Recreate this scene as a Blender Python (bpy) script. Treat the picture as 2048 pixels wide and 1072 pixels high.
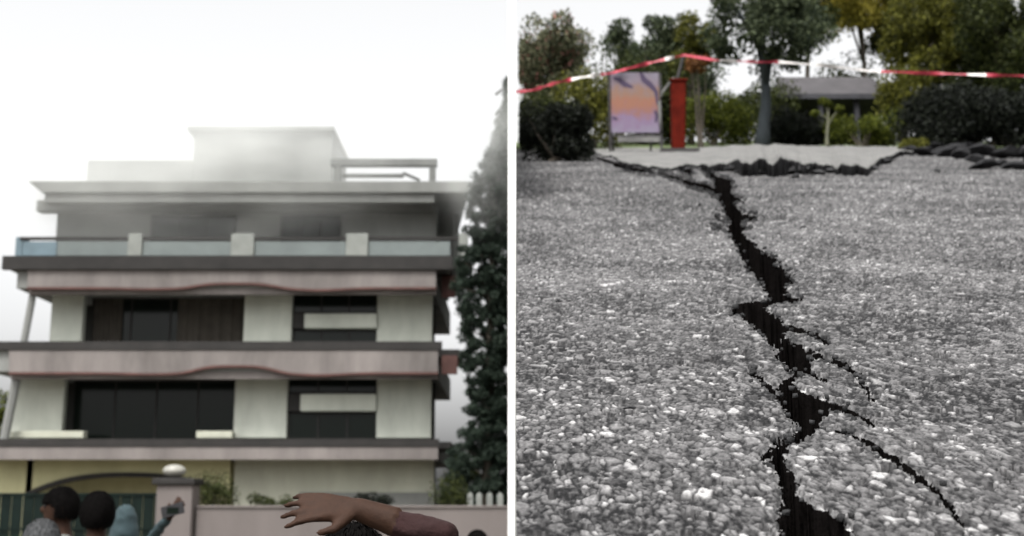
import bpy, bmesh, math, random
import numpy as np
from mathutils import Vector, Matrix, noise as mnoise

# ------------------------------------------------------------------ camera, sky, sun, exposure
for o in list(bpy.data.objects): bpy.data.objects.remove(o)
scene = bpy.context.scene
COL = scene.collection
EYE = 1.6
F = 2522.0                      # focal length in pixels of the 2048-wide photograph
PITCH = math.atan((1010 - 536) / F)
SLOPE = PITCH + math.atan((536 - 260) / F)
TS = math.tan(SLOPE)
Z0 = EYE - 0.45 / math.cos(SLOPE)          # the road surface right under the camera

cd = bpy.data.cameras.new('camera'); cam = bpy.data.objects.new('camera', cd); COL.objects.link(cam)
cam.location = (0, 0, EYE); cam.rotation_euler = (math.pi / 2 + PITCH, 0, 0)
cd.sensor_fit = 'HORIZONTAL'; cd.sensor_width = 36; cd.lens = 36 * F / 2048
cd.clip_start = 0.05; cd.clip_end = 5000
cd.dof.use_dof = True; cd.dof.focus_distance = 2.1; cd.dof.aperture_fstop = 6.5
scene.camera = cam

SUN_EL, SUN_AZ = math.radians(58), math.radians(200)     # azimuth from +Y towards +X
world = bpy.data.worlds.new('World'); scene.world = world; world.use_nodes = True
wn, wl = world.node_tree.nodes, world.node_tree.links
wn.clear()
w_out = wn.new('ShaderNodeOutputWorld'); w_bg = wn.new('ShaderNodeBackground')
w_sky = wn.new('ShaderNodeTexSky'); w_sky.sky_type = 'NISHITA'; w_sky.sun_disc = False
w_sky.sun_elevation = SUN_EL; w_sky.sun_rotation = SUN_AZ
w_sky.air_density = 1.0; w_sky.dust_density = 6.0; w_sky.ozone_density = 1.0
w_hsv = wn.new('ShaderNodeHueSaturation'); w_hsv.inputs['Saturation'].default_value = 0.04
wl.new(w_sky.outputs[0], w_hsv.inputs['Color']); wl.new(w_hsv.outputs[0], w_bg.inputs['Color'])
w_bg.inputs['Strength'].default_value = 0.15
wl.new(w_bg.outputs[0], w_out.inputs['Surface'])

sl = bpy.data.lights.new('sun', 'SUN'); sl.energy = 1.3; sl.angle = math.radians(14); sl.color = (1, 0.96, 0.9)
sun = bpy.data.objects.new('sun', sl); COL.objects.link(sun)
sd = Vector((math.sin(SUN_AZ) * math.cos(SUN_EL), math.cos(SUN_AZ) * math.cos(SUN_EL), math.sin(SUN_EL)))
sun.rotation_euler = sd.to_track_quat('Z', 'Y').to_euler(); sun.location = (20, 40, 60)

vs = scene.view_settings
vs.view_transform = 'Standard'; vs.look = 'None'; vs.gamma = 1.0; vs.exposure = 1.18; vs.use_curve_mapping = False
scene.render.engine = 'CYCLES'
scene.cycles.volume_bounces = 3
scene.cycles.volume_step_rate = 1.0

rng = np.random.default_rng(7); random.seed(7)

# ------------------------------------------------------------------ helpers
CP, SP = math.cos(PITCH), math.sin(PITCH)
def at(px, py, Y):
    """photo pixel + depth in metres -> a place"""
    cx, cy = (px - 1024) / F, (536 - py) / F
    k = Y / (CP - cy * SP)
    return Vector((cx * k, Y, EYE + (SP + cy * CP) * k))
def zat(py, Y): return at(1024, py, Y).z
def xat(px, py, Y): return at(px, py, Y).x
def road_z(y): return Z0 + TS * y
def on_road(px, py):
    cx, cy = (px - 1024) / F, (536 - py) / F
    dy, dz = CP - cy * SP, SP + cy * CP
    k = (Z0 - EYE) / (dz - TS * dy)
    return Vector((cx * k, dy * k, EYE + dz * k))

def mat(name, col, rough=0.85, var=0.0, scale=3.0, bump=0.0, bscale=30.0, spec=0.3, col2=None, metallic=0.0, streak=0.0):
    m = bpy.data.materials.new(name); m.use_nodes = True
    n, l = m.node_tree.nodes, m.node_tree.links
    b = n['Principled BSDF']; b.inputs['Roughness'].default_value = rough
    b.inputs['Specular IOR Level'].default_value = spec; b.inputs['Metallic'].default_value = metallic
    b.inputs['Base Color'].default_value = (*col, 1)
    g = n.new('ShaderNodeNewGeometry')
    if var > 0 or col2:
        t = n.new('ShaderNodeTexNoise'); t.inputs['Scale'].default_value = scale; t.inputs['Detail'].default_value = 6
        t.inputs['Roughness'].default_value = 0.65
        if streak:
            mp = n.new('ShaderNodeMapping'); mp.inputs['Scale'].default_value = (1, 1, streak)
            l.new(g.outputs['Position'], mp.inputs['Vector']); l.new(mp.outputs[0], t.inputs['Vector'])
        else:
            l.new(g.outputs['Position'], t.inputs['Vector'])
        r = n.new('ShaderNodeValToRGB'); r.color_ramp.elements[0].position = 0.32; r.color_ramp.elements[1].position = 0.68
        c2 = col2 or tuple(min(1, c * (1 + var)) for c in col); c1 = col if col2 else tuple(c * (1 - var) for c in col)
        r.color_ramp.elements[0].color = (*c1, 1); r.color_ramp.elements[1].color = (*c2, 1)
        l.new(t.outputs['Fac'], r.inputs['Fac']); l.new(r.outputs[0], b.inputs['Base Color'])
    if bump > 0:
        t2 = n.new('ShaderNodeTexNoise'); t2.inputs['Scale'].default_value = bscale; t2.inputs['Detail'].default_value = 5
        l.new(g.outputs['Position'], t2.inputs['Vector'])
        bp = n.new('ShaderNodeBump'); bp.inputs['Strength'].default_value = bump; bp.inputs['Distance'].default_value = 0.02
        l.new(t2.outputs['Fac'], bp.inputs['Height']); l.new(bp.outputs[0], b.inputs['Normal'])
    return m

def leaf_mat(name, dark, light, trans=0.35):
    m = bpy.data.materials.new(name); m.use_nodes = True
    n, l = m.node_tree.nodes, m.node_tree.links
    b = n['Principled BSDF']; b.inputs['Roughness'].default_value = 0.7; b.inputs['Specular IOR Level'].default_value = 0.18
    g = n.new('ShaderNodeNewGeometry')
    r = n.new('ShaderNodeValToRGB')
    r.color_ramp.elements[0].color = (*dark, 1); r.color_ramp.elements[1].color = (*light, 1)
    l.new(g.outputs['Random Per Island'], r.inputs['Fac']); l.new(r.outputs[0], b.inputs['Base Color'])
    t = n.new('ShaderNodeBsdfTranslucent'); l.new(r.outputs[0], t.inputs['Color'])
    mx = n.new('ShaderNodeMixShader'); mx.inputs[0].default_value = trans
    l.new(b.outputs[0], mx.inputs[1]); l.new(t.outputs[0], mx.inputs[2]); l.new(mx.outputs[0], n['Material Output'].inputs['Surface'])
    return m

def tag(o, label=None, cat=None, group=None, kind=None):
    if label: o['label'] = label
    if cat: o['category'] = cat
    if group: o['group'] = group
    if kind: o['kind'] = kind
    return o
def thing(name, label, cat, loc=(0, 0, 0), group=None):
    o = bpy.data.objects.new(name, None); COL.objects.link(o); o.location = loc; o.empty_display_size = 0.2
    return tag(o, label, cat, group)
def wloc(p):
    v = Vector((0, 0, 0))
    while p is not None: v += p.location; p = p.parent
    return v

class MB:
    def __init__(s): s.v = []; s.f = []
    def box(s, x0, x1, y0, y1, z0, z1):
        b = len(s.v)
        s.v += [(x0,y0,z0),(x1,y0,z0),(x1,y1,z0),(x0,y1,z0),(x0,y0,z1),(x1,y0,z1),(x1,y1,z1),(x0,y1,z1)]
        s.f += [tuple(b+i for i in q) for q in ((3,2,1,0),(4,5,6,7),(0,1,5,4),(1,2,6,5),(2,3,7,6),(3,0,4,7))]
        return s
    def hexa(s, pts):
        b = len(s.v); s.v += [tuple(p) for p in pts]
        s.f += [tuple(b+i for i in q) for q in ((3,2,1,0),(4,5,6,7),(0,1,5,4),(1,2,6,5),(2,3,7,6),(3,0,4,7))]
        return s
    def tube(s, pts, rad, n=8, caps=True):
        """tapered round bar through points, rad a number or a list"""
        pts = [Vector(p) for p in pts]
        if not isinstance(rad, (list, tuple)): rad = [rad] * len(pts)
        rings = []
        for i, p in enumerate(pts):
            d = (pts[min(i+1, len(pts)-1)] - pts[max(i-1, 0)]).normalized()
            a = d.cross(Vector((0, 0, 1)) if abs(d.z) < 0.9 else Vector((1, 0, 0))).normalized(); c = d.cross(a)
            b = len(s.v)
            for k in range(n):
                t = 2 * math.pi * k / n
                s.v.append(tuple(p + (a * math.cos(t) + c * math.sin(t)) * rad[i]))
            rings.append(b)
        for r0, r1 in zip(rings, rings[1:]):
            for k in range(n): s.f.append((r0+k, r0+(k+1) % n, r1+(k+1) % n, r1+k))
        if caps:
            s.f.append(tuple(rings[0]+k for k in range(n-1, -1, -1))); s.f.append(tuple(rings[-1]+k for k in range(n)))
        return s
    def strip_prism(s, top, bot, y0, y1):
        """solid between two poly-lines [(x,z)] of equal length, from depth y0 to y1"""
        b = len(s.v); n = len(top)
        for y in (y0, y1):
            for p in top: s.v.append((p[0], y, p[1]))
            for p in bot: s.v.append((p[0], y, p[1]))
        T0, B0, T1, B1 = b, b+n, b+2*n, b+3*n
        for i in range(n-1):
            s.f += [(B0+i, B0+i+1, T0+i+1, T0+i), (T1+i, T1+i+1, B1+i+1, B1+i), (T0+i, T0+i+1, T1+i+1, T1+i), (B0+i+1, B0+i, B1+i, B1+i+1)]
        s.f += [(T0, T1, B1, B0), (B0+n-1, B1+n-1, T1+n-1, T0+n-1)]
        return s
    def build(s, name, m, parent=None, bevel=0.0, smooth=False):
        me = bpy.data.meshes.new(name)
        off = wloc(parent)
        me.from_pydata([(v[0]-off.x, v[1]-off.y, v[2]-off.z) for v in s.v], [], s.f); me.update()
        if m: me.materials.append(m)
        if bevel > 0:
            bm = bmesh.new(); bm.from_mesh(me)
            bmesh.ops.bevel(bm, geom=bm.edges[:], offset=bevel, segments=1, affect='EDGES', clamp_overlap=True)
            bm.to_mesh(me); bm.free()
        if smooth: me.polygons.foreach_set('use_smooth', [True] * len(me.polygons))
        o = bpy.data.objects.new(name, me); COL.objects.link(o); o.parent = parent
        return o
def box(name, m, parent, x0, x1, y0, y1, z0, z1, bevel=0.0):
    return MB().box(x0, x1, y0, y1, z0, z1).build(name, m, parent, bevel)
def np_mesh(name, V, Q, mats, parent=None):
    """fast mesh from numpy: V (n,3), Q (m,4) quads"""
    me = bpy.data.meshes.new(name)
    V = np.asarray(V, np.float32); Q = np.asarray(Q, np.int32)
    off = wloc(parent); V = V - np.array(off, np.float32)
    me.vertices.add(len(V)); me.vertices.foreach_set('co', V.ravel())
    me.loops.add(Q.size); me.loops.foreach_set('vertex_index', Q.ravel())
    me.polygons.add(len(Q)); me.polygons.foreach_set('loop_start', np.arange(0, Q.size, Q.shape[1], dtype=np.int32))
    me.update(calc_edges=True); me.validate()
    for m in mats: me.materials.append(m)
    o = bpy.data.objects.new(name, me); COL.objects.link(o); o.parent = parent
    return o

# ------------------------------------------------------------------ numpy noise
def hash2(ix, iy, seed=0):
    h = (ix.astype(np.int64) * 374761393 + iy.astype(np.int64) * 668265263 + seed * 1442695041) & 0x7fffffff
    h = ((h ^ (h >> 13)) * 1274126177) & 0x7fffffff
    return ((h ^ (h >> 16)) & 0xffffff) / float(0xffffff)
def vnoise(x, y, seed=0):
    ix, iy = np.floor(x), np.floor(y); fx, fy = x - ix, y - iy
    fx, fy = fx*fx*(3-2*fx), fy*fy*(3-2*fy)
    a = hash2(ix, iy, seed); b = hash2(ix+1, iy, seed); c = hash2(ix, iy+1, seed); d = hash2(ix+1, iy+1, seed)
    return (a*(1-fx)+b*fx)*(1-fy) + (c*(1-fx)+d*fx)*fy
def fbm(x, y, seed=0, o=4):
    s = 0; a = 0.5
    for i in range(o): s = s + a * vnoise(x*2**i, y*2**i, seed+i*17); a *= 0.5
    return s
def worley(x, y, seed=0):
    ix, iy = np.floor(x), np.floor(y)
    f1 = np.full(x.shape, 9.0); f2 = np.full(x.shape, 9.0); cid = np.zeros(x.shape)
    for dx in (-1, 0, 1):
        for dy in (-1, 0, 1):
            cx, cy = ix+dx, iy+dy
            d = np.hypot(cx + hash2(cx, cy, seed) - x, cy + hash2(cx, cy, seed+5) - y)
            c = hash2(cx, cy, seed+9)
            near = d < f1
            f2 = np.where(near, f1, np.minimum(f2, d)); cid = np.where(near, c, cid); f1 = np.where(near, d, f1)
    return f1, f2, cid

# ------------------------------------------------------------------ materials
M = {}
M['crack_shade_soil'] = mat('soil_with_crack_shade', (0.003, 0.0026, 0.0025), 1.0, 0.3, 20, 0.6, 60, spec=0.0)  # crack interior: the shade of its depth is put into this near-black colour
M['ground'] = mat('ground_earth', (0.10, 0.085, 0.065), 0.95, 0.3, 1.5, 0.4, 12)
M['grass'] = mat('grass_ground', (0.06, 0.08, 0.03), 0.95, 0.4, 3, 0.6, 25)
M['cream'] = mat('cream_plaster', (0.36, 0.365, 0.30), 0.9, 0.16, 0.7, 0.15, 20, streak=0.35)
M['pier'] = mat('pale_plaster', (0.40, 0.415, 0.365), 0.9, 0.18, 0.9, 0.12, 20, streak=0.3)
M['yellow'] = mat('yellow_plaster', (0.40, 0.385, 0.23), 0.9, 0.18, 0.6, 0.15, 20, streak=0.4)
M['pink'] = mat('pink_band', (0.146, 0.131, 0.124), 0.85, 0.3, 0.8, 0.12, 20, streak=0.3)
M['grey'] = mat('grey_concrete', (0.17, 0.174, 0.165), 0.9, 0.22, 0.6, 0.2, 15, streak=0.35)
M['tower'] = mat('toned_down_roof_concrete', (0.10, 0.103, 0.098), 0.9, 0.35, 0.8, 0.2, 15, streak=0.35)  # darker copy of the grey concrete, toned down against the front light
M['railing'] = mat('railing_plaster', (0.20, 0.21, 0.195), 0.9, 0.15, 2)
M['brown'] = mat('dark_brown_trim', (0.016, 0.0145, 0.0135), 0.7, 0.3, 2)
M['maroon'] = mat('maroon_trim', (0.075, 0.035, 0.03), 0.7, 0.25, 2)
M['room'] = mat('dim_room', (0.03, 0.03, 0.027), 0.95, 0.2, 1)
M['curtain'] = mat('brown_curtain', (0.05, 0.044, 0.036), 0.95, 0.2, 3)
M['panel'] = mat('blue_grey_panel', (0.125, 0.145, 0.142), 0.5, 0.12, 1.2)
M['blue'] = mat('blue_panel', (0.11, 0.155, 0.18), 0.4, 0.15, 1.2)
M['glass'] = mat('dark_glass', (0.006, 0.009, 0.007), 0.12, spec=0.15)
M['white'] = mat('white_paint', (0.92, 0.92, 0.91), 0.7, 0.015, 1.5)
M['wall_pink'] = mat('pink_wall', (0.120, 0.105, 0.100), 0.9, 0.12, 0.8, 0.15, 18, streak=0.3)
M['gate'] = mat('dark_green_gate', (0.004, 0.0085, 0.007), 0.7, 0.3, 3, spec=0.1)
M['globe'] = mat('lamp_globe', (0.24, 0.235, 0.21), 0.3)
M['bark'] = mat('bark', (0.05, 0.042, 0.033), 0.95, 0.35, 6, 0.8, 25, streak=0.3)
M['bark_grey'] = mat('grey_bark', (0.03, 0.036, 0.04), 0.95, 0.35, 6, 0.8, 25, streak=0.3)
M['bark_pale'] = mat('pale_bark', (0.10, 0.10, 0.07), 0.95, 0.35, 6, 0.6, 25)
M['pavement'] = mat('pale_concrete', (0.115, 0.114, 0.110), 0.92, 0.45, 2.6, 0.6, 18)
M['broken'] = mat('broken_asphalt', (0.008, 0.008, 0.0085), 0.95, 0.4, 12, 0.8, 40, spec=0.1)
M['chunk'] = mat('asphalt_chunk', (0.026, 0.026, 0.027), 0.95, 0.5, 14, 0.8, 50)
M['stone'] = mat('rubble_stone', (0.008, 0.008, 0.009), 0.95, 0.5, 8, 0.8, 30)
M['tape_red'] = mat('red_tape', (0.30, 0.025, 0.045), 0.4)
M['tape_white'] = mat('white_tape', (0.5, 0.48, 0.46), 0.4)
M['red_post'] = mat('dark_red_paint', (0.062, 0.006, 0.003), 0.8, 0.35, 4, spec=0.04)
M['black_metal'] = mat('black_metal', (0.02, 0.018, 0.018), 0.5)
M['roof_grey'] = mat('grey_roof', (0.05, 0.047, 0.05), 0.8, 0.2, 2)
M['timber'] = mat('dark_timber', (0.03, 0.03, 0.035), 0.8, 0.3, 3)

# asphalt: stone colour and tar gaps come from attributes written with the relief
def asphalt_mat():
    m = bpy.data.materials.new('worn_asphalt'); m.use_nodes = True
    n, l = m.node_tree.nodes, m.node_tree.links
    b = n['Principled BSDF']; b.inputs['Roughness'].default_value = 0.85; b.inputs['Specular IOR Level'].default_value = 0.16
    a = n.new('ShaderNodeAttribute'); a.attribute_name = 'tone'
    g = n.new('ShaderNodeNewGeometry')
    t = n.new('ShaderNodeTexNoise'); t.inputs['Scale'].default_value = 260; t.inputs['Detail'].default_value = 3
    l.new(g.outputs['Position'], t.inputs['Vector'])
    big = n.new('ShaderNodeTexNoise'); big.inputs['Scale'].default_value = 1.1; big.inputs['Detail'].default_value = 5
    l.new(g.outputs['Position'], big.inputs['Vector'])
    r = n.new('ShaderNodeValToRGB')
    r.color_ramp.elements[0].position = 0.0; r.color_ramp.elements[0].color = (0.006, 0.006, 0.0065, 1)
    r.color_ramp.elements[1].position = 1.0; r.color_ramp.elements[1].color = (0.50, 0.495, 0.49, 1)
    e = r.color_ramp.elements.new(0.45); e.color = (0.135, 0.132, 0.133, 1)
    l.new(a.outputs['Fac'], r.inputs['Fac'])
    def scaled(src, lo, hi):
        mr = n.new('ShaderNodeMapRange'); mr.inputs['From Min'].default_value = 0.3; mr.inputs['From Max'].default_value = 0.7
        mr.inputs['To Min'].default_value = lo; mr.inputs['To Max'].default_value = hi; l.new(src, mr.inputs['Value']); return mr.outputs[0]
    mul = n.new('ShaderNodeMath'); mul.operation = 'MULTIPLY'
    l.new(scaled(t.outputs['Fac'], 0.75, 1.25), mul.inputs[0]); l.new(scaled(big.outputs['Fac'], 0.86, 1.12), mul.inputs[1])
    vm = n.new('ShaderNodeVectorMath'); vm.operation = 'SCALE'
    l.new(r.outputs[0], vm.inputs[0]); l.new(mul.outputs[0], vm.inputs['Scale']); l.new(vm.outputs[0], b.inputs['Base Color'])
    bp = n.new('ShaderNodeBump'); bp.inputs['Strength'].default_value = 0.5; bp.inputs['Distance'].default_value = 0.004
    l.new(t.outputs['Fac'], bp.inputs['Height']); l.new(bp.outputs[0], b.inputs['Normal'])
    return m
M['asphalt'] = asphalt_mat()

L = {
 'dark': leaf_mat('leaf_dark', (0.005, 0.009, 0.003), (0.055, 0.066, 0.016), 0.3),
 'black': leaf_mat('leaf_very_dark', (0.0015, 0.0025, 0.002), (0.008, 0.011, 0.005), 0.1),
 'cool': leaf_mat('leaf_cool', (0.003, 0.009, 0.005), (0.085, 0.105, 0.055), 0.35),
 'grey': leaf_mat('leaf_grey_green', (0.018, 0.028, 0.014), (0.20, 0.20, 0.12), 0.35),
 'mid': leaf_mat('leaf_mid', (0.008, 0.016, 0.003), (0.14, 0.16, 0.022), 0.4),
 'yellow': leaf_mat('leaf_yellow', (0.05, 0.05, 0.006), (0.34, 0.29, 0.05), 0.5),
 'olive': leaf_mat('leaf_olive', (0.010, 0.013, 0.003), (0.14, 0.14, 0.022), 0.4),
 'orange': leaf_mat('leaf_orange', (0.07, 0.03, 0.012), (0.22, 0.10, 0.035), 0.35),
 'flower': leaf_mat('flower_pink', (0.16, 0.05, 0.05), (0.34, 0.16, 0.14), 0.3),
 'pine': leaf_mat('leaf_pine', (0.004, 0.009, 0.006), (0.034, 0.05, 0.035), 0.2),
}

# ------------------------------------------------------------------ the ground
gm = MB(); gm.v = [(-1500, -300, 0), (1500, -300, 0), (1500, 2500, 0), (-1500, 2500, 0)]; gm.f = [(0, 1, 2, 3)]
tag(gm.build('ground', M['ground']), kind='structure')

# hillside that carries the road: sloping sheet below the road, level on top, with an earth side
CREST = 46.0
def hill_z(y): return max(0.02, road_z(min(y, CREST)) - 0.62)
hs = MB()
ys = [-5.0, -2.2, 0, 2, 4, 8, 12, 16, 20, 25, 30, 35, 40, CREST, 60, 90]
xs = [0.055, 1, 3, 6, 10, 15, 22, 32, 45, 60]
for y in ys:
    for x in xs: hs.v.append((x, y, hill_z(y) + (0 if x < 20 else -0.12 * (x - 20))))
nx = len(xs)
for j in range(len(ys)-1):
    for i in range(nx-1):
        a = j*nx+i; hs.f.append((a, a+1, a+nx+1, a+nx))
tag(hs.build('hillside', M['crack_shade_soil']), kind='structure')
# grass verge above the pavement, where the trees stand
vg = MB(); gx = np.linspace(0.06, 26, 27); gy = np.linspace(27.5, CREST + 10, 24)
for y in gy:
    for x in gx:
        vg.v.append((x, y, road_z(min(y, CREST)) - 0.02 + 0.10 * float(fbm(np.array(x*0.8), np.array(y*0.8), 3))))
for j in range(len(gy)-1):
    for i in range(len(gx)-1):
        a = j*len(gx)+i; vg.f.append((a, a+1, a+len(gx)+1, a+len(gx)))
tag(vg.build('grass_verge', M['grass'], smooth=True), kind='structure')

# ------------------------------------------------------------------ cracked road (relief of stones and the cracks are real heights)
CRACK = [  # photo row, left edge, right edge
 (352,1418,1440),(362,1430,1462),(380,1432,1462),(392,1436,1468),(400,1438,1484),(406,1440,1470),(415,1446,1470),(428,1452,1486),(434,1455,1516),(440,1458,1500),(446,1461,1478),
 (452,1458,1482),(457,1459,1502),(463,1462,1484),(474,1466,1490),(482,1470,1500),(487,1471,1514),(493,1474,1506),(505,1479,1530),(515,1485,1546),(530,1490,1552),
 (545,1508,1572),(560,1520,1582),(575,1530,1566),(584,1535,1574),(594,1539,1570),(600,1552,1606),(604,1560,1590),(606,1500,1520),(612,1476,1526),(622,1460,1531),(630,1488,1546),
 (645,1500,1566),(658,1511,1578),(666,1524,1562),(675,1534,1562),(687,1546,1584),(700,1553,1622),(712,1558,1642),(718,1562,1624),(727,1570,1612),(738,1585,1617),(746,1591,1604),
 (752,1590,1598),(762,1570,1584),(775,1562,1592),(790,1565,1612),(804,1570,1662),(815,1575,1692),(822,1577,1664),(832,1579,1650),(845,1586,1636),(860,1600,1632),(870,1590,1620),
 (880,1570,1592),(895,1556,1574),(910,1546,1562),(930,1550,1566),(950,1560,1582),(970,1565,1590),(985,1564,1592),(1000,1565,1612),(1020,1565,1662),(1040,1560,1684),(1072,1552,1712),(1200,1520,1830)]
BRANCH = [  # photo points, widths in pixels
 ([(1194,316),(1216,322),(1240,331),(1262,338),(1285,342),(1310,346)],[3,5,8,9,8,3]),
 ([(1318,346),(1350,356),(1380,368),(1410,374),(1440,386)],[3,6,10,10,9]),
 ([(1404,334),(1418,346),(1436,360),(1448,372)],[5,9,10,9]),
 ([(1362,338),(1382,345)],[8,8]),
 ([(1575,656),(1610,664),(1634,672),(1656,688)],[7,6,5,2]),
 ([(1636,713),(1672,724),(1700,738),(1716,748),(1742,800)],[7,6,6,4,1.5]),
 ([(1596,742),(1622,746),(1648,762)],[8,5,2]),
 ([(1680,816),(1712,830),(1752,852)],[9,6,2.5]),
 ([(1676,862),(1712,872),(1740,890),(1784,916),(1830,950),(1868,976),(1900,1006),(1925,1050)],[4,6,9,10,9,7,6,3]),
 ([(1424,452),(1444,458),(1462,464)],[2,4,6]),
 ([(1428,434),(1448,440)],[2,4]),
 ([(1520,760),(1548,782),(1562,800),(1580,830)],[3,6,7,5]),
 ([(1548,905),(1520,922),(1560,880)],[6,3,8]),
 ([(1500,745),(1520,756)],[4,5]),
 ([(1570,596),(1545,604),(1518,612)],[12,9,12]),
]
def crack_mask(px, py):
    jx = (fbm(px/11, py/7, 41, 3) - 0.44) * 22 * np.clip((py-300)/250, .35, 1.3)
    jy = (fbm(px/9, py/6, 77, 3) - 0.44) * 7 * np.clip((py-300)/250, .35, 1.3)
    jx = jx + (vnoise(px/4.5, py/3.0, 23)-.5)*11*np.clip((py-320)/220, .3, 1.2); qx, qy = px + jx, py + jy
    r = np.array(CRACK, float)
    l = np.interp(qy, r[:,0], r[:,1]); rr = np.interp(qy, r[:,0], r[:,2])
    m = (qx > l) & (qx < rr) & (qy > 352)
    for pts, ws in BRANCH:
        for (p, q), (w0, w1) in zip(zip(pts, pts[1:]), zip(ws, ws[1:])):
            d = np.array(q, float) - p; L2 = (d**2).sum()
            t = np.clip(((px + jx*.6 - p[0])*d[0] + (py + jy*.5 - p[1])*d[1]) / L2, 0, 1)
            dist = np.hypot(px + jx*.6 - p[0] - t*d[0], (py + jy*.5 - p[1] - t*d[1]))
            m |= dist < 0.5*(w0 + (w1-w0)*t)
    return m

def build_road():
    cols = np.concatenate([[1032.2], np.arange(1034, 2062, 1.7), np.arange(2064, 2760, 3.0), np.linspace(2770, 3400, 30)])
    rows = np.concatenate([np.linspace(296, 352, 44), np.arange(353, 1096, 1.7), np.geomspace(1100, 3600, 26)])
    PX, PY = np.meshgrid(cols, rows)
    cx, cy = (PX-1024)/F, (536-PY)/F
    dy, dz = CP - cy*SP, SP + cy*CP
    k = (Z0-EYE)/(dz - TS*dy)
    X, Y, Z = cx*k, dy*k, EYE + dz*k
    # shrink the far right margin: it only has to pass the frame
    S = np.hypot(Y, Z - Z0)
    wx = (fbm(X/0.02, S/0.02, 51, 3)-.45)*0.016; wy = (fbm(X/0.02, S/0.02, 57, 3)-.45)*0.030
    a1, a2, ac = worley((X+wx)/0.0105, (S+wy)/0.020, 3)
    b1, b2, bc = worley((X+wx)/0.021 + 7, (S+wy)/0.036, 8)
    big = bc > 0.72                                   # scattered larger stones among the fine ones
    gap = np.where(big, np.clip((b2-b1)*3.0, 0, 1), np.clip((a2-a1)*2.4, 0, 1)); cid = np.where(big, (bc-0.72)/0.28, ac)
    grit = fbm(X/0.0045, S/0.010, 71, 2)
    patch = fbm(X*2.3, S*2.3, 60, 4)
    h = (gap**0.6)*0.0016 + cid*0.0013 + grit*0.0016 + np.where(big, 0.0006, 0) + (fbm(X*1.5, S*1.5, 91, 3)-0.45)*0.02 + (fbm(X*14, S*14, 95, 3)-.45)*0.006
    pit = (hash2(np.floor(X/0.04), np.floor(S/0.04), 31) > 0.84) & (vnoise(X/0.012, S/0.012, 44) > 0.58)
    h = np.where(pit, h - 0.007, h)
    mask = crack_mask(PX, PY) & (PX < 2062)
    # crumbling rim round the cracks
    rim = mask.copy()
    for _ in range(4):
        r2 = rim.copy(); r2[1:] |= rim[:-1]; r2[:-1] |= rim[1:]; r2[:,1:] |= rim[:,:-1]; r2[:,:-1] |= rim[:,1:]; rim = r2
    h = np.where(rim & ~mask, h - 0.006*cid, h)
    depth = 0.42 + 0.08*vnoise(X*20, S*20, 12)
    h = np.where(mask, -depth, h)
    Z = Z + h / math.cos(SLOPE)
    tone = np.clip(0.03 + 0.54*gap**0.75*(0.08 + 0.92*cid**1.25) + 0.35*np.clip(cid-0.84, 0, 1)*2.2*gap + (patch-0.45)*0.35 + (grit-.38)*0.55, 0.0, 1)
    tone = np.where(pit, 0.08, tone)
    # the skirt behind the camera
    ex = []
    for y in (0.25, -0.6, -2.0, -4.6):
        ex.append(np.stack([X[-1]*1.0, np.full(len(cols), y), np.full(len(cols), max(0.012, road_z(y)))], 1))
    V = np.concatenate([np.stack([X, Y, Z], 2).reshape(-1, 3)] + ex)
    nr, nc = len(rows) + 4, len(cols)
    idx = np.arange(nr*nc).reshape(nr, nc)
    Q = np.stack([idx[1:, :-1], idx[1:, 1:], idx[:-1, 1:], idx[:-1, :-1]], 2).reshape(-1, 4)
    o = np_mesh('road', V, Q, [M['asphalt'], M['crack_shade_soil']])
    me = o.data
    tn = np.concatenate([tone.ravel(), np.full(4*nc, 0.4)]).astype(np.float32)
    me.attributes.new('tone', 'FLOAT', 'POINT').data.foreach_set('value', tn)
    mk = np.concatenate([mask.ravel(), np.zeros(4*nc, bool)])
    mi = (mk[Q].sum(1) >= 1).astype(np.int32)  # faces touching a crack take the painted-in shade colour
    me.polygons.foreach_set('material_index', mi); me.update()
    edge = rim & ~mask & (PX < 2050) & (PY > 340) & (PY < 1085)
    P = np.stack([X, Y, Z], 2)[edge]; S_ = S[edge]
    return tag(o, kind='structure'), P, S_
_, RIMP, RIMS = build_road()
def crumbs():
    # loose crumbs of broken asphalt along the lips of the crack
    w = RIMS**2; w = w/w.sum(); n = 800
    pick = rng.choice(len(RIMP), n, p=w); V, Q = [], []
    base = np.array([(-1,-1,-1),(1,-1,-1),(1,1,-1),(-1,1,-1),(-1,-1,1),(1,-1,1),(1,1,1),(-1,1,1)], float)
    fq = np.array([(3,2,1,0),(4,5,6,7),(0,1,5,4),(1,2,6,5),(2,3,7,6),(3,0,4,7)])
    for i, k in enumerate(pick):
        r = rng.uniform(0.0018, 0.0048) * (0.7 + 0.2*min(RIMS[k], 8))
        th = rng.uniform(0, 6.28); R_ = np.array([[math.cos(th), -math.sin(th), 0], [math.sin(th), math.cos(th), 0], [0, 0, 1]])
        b = (base*rng.uniform(0.45, 1.1, (8, 3))*r) @ R_.T
        p = RIMP[k] + np.array([rng.normal()*0.012, rng.normal()*0.02, 0]); p[2] = road_z(p[1]) + r*0.5
        V.append(b + p); Q.append(fq + 8*i)
    tag(np_mesh('asphalt_crumbs', np.concatenate(V), np.concatenate(Q), [M['chunk']]), 'loose dark asphalt crumbs scattered along the lips of the crack', 'rubble', kind='stuff')
crumbs()

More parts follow.
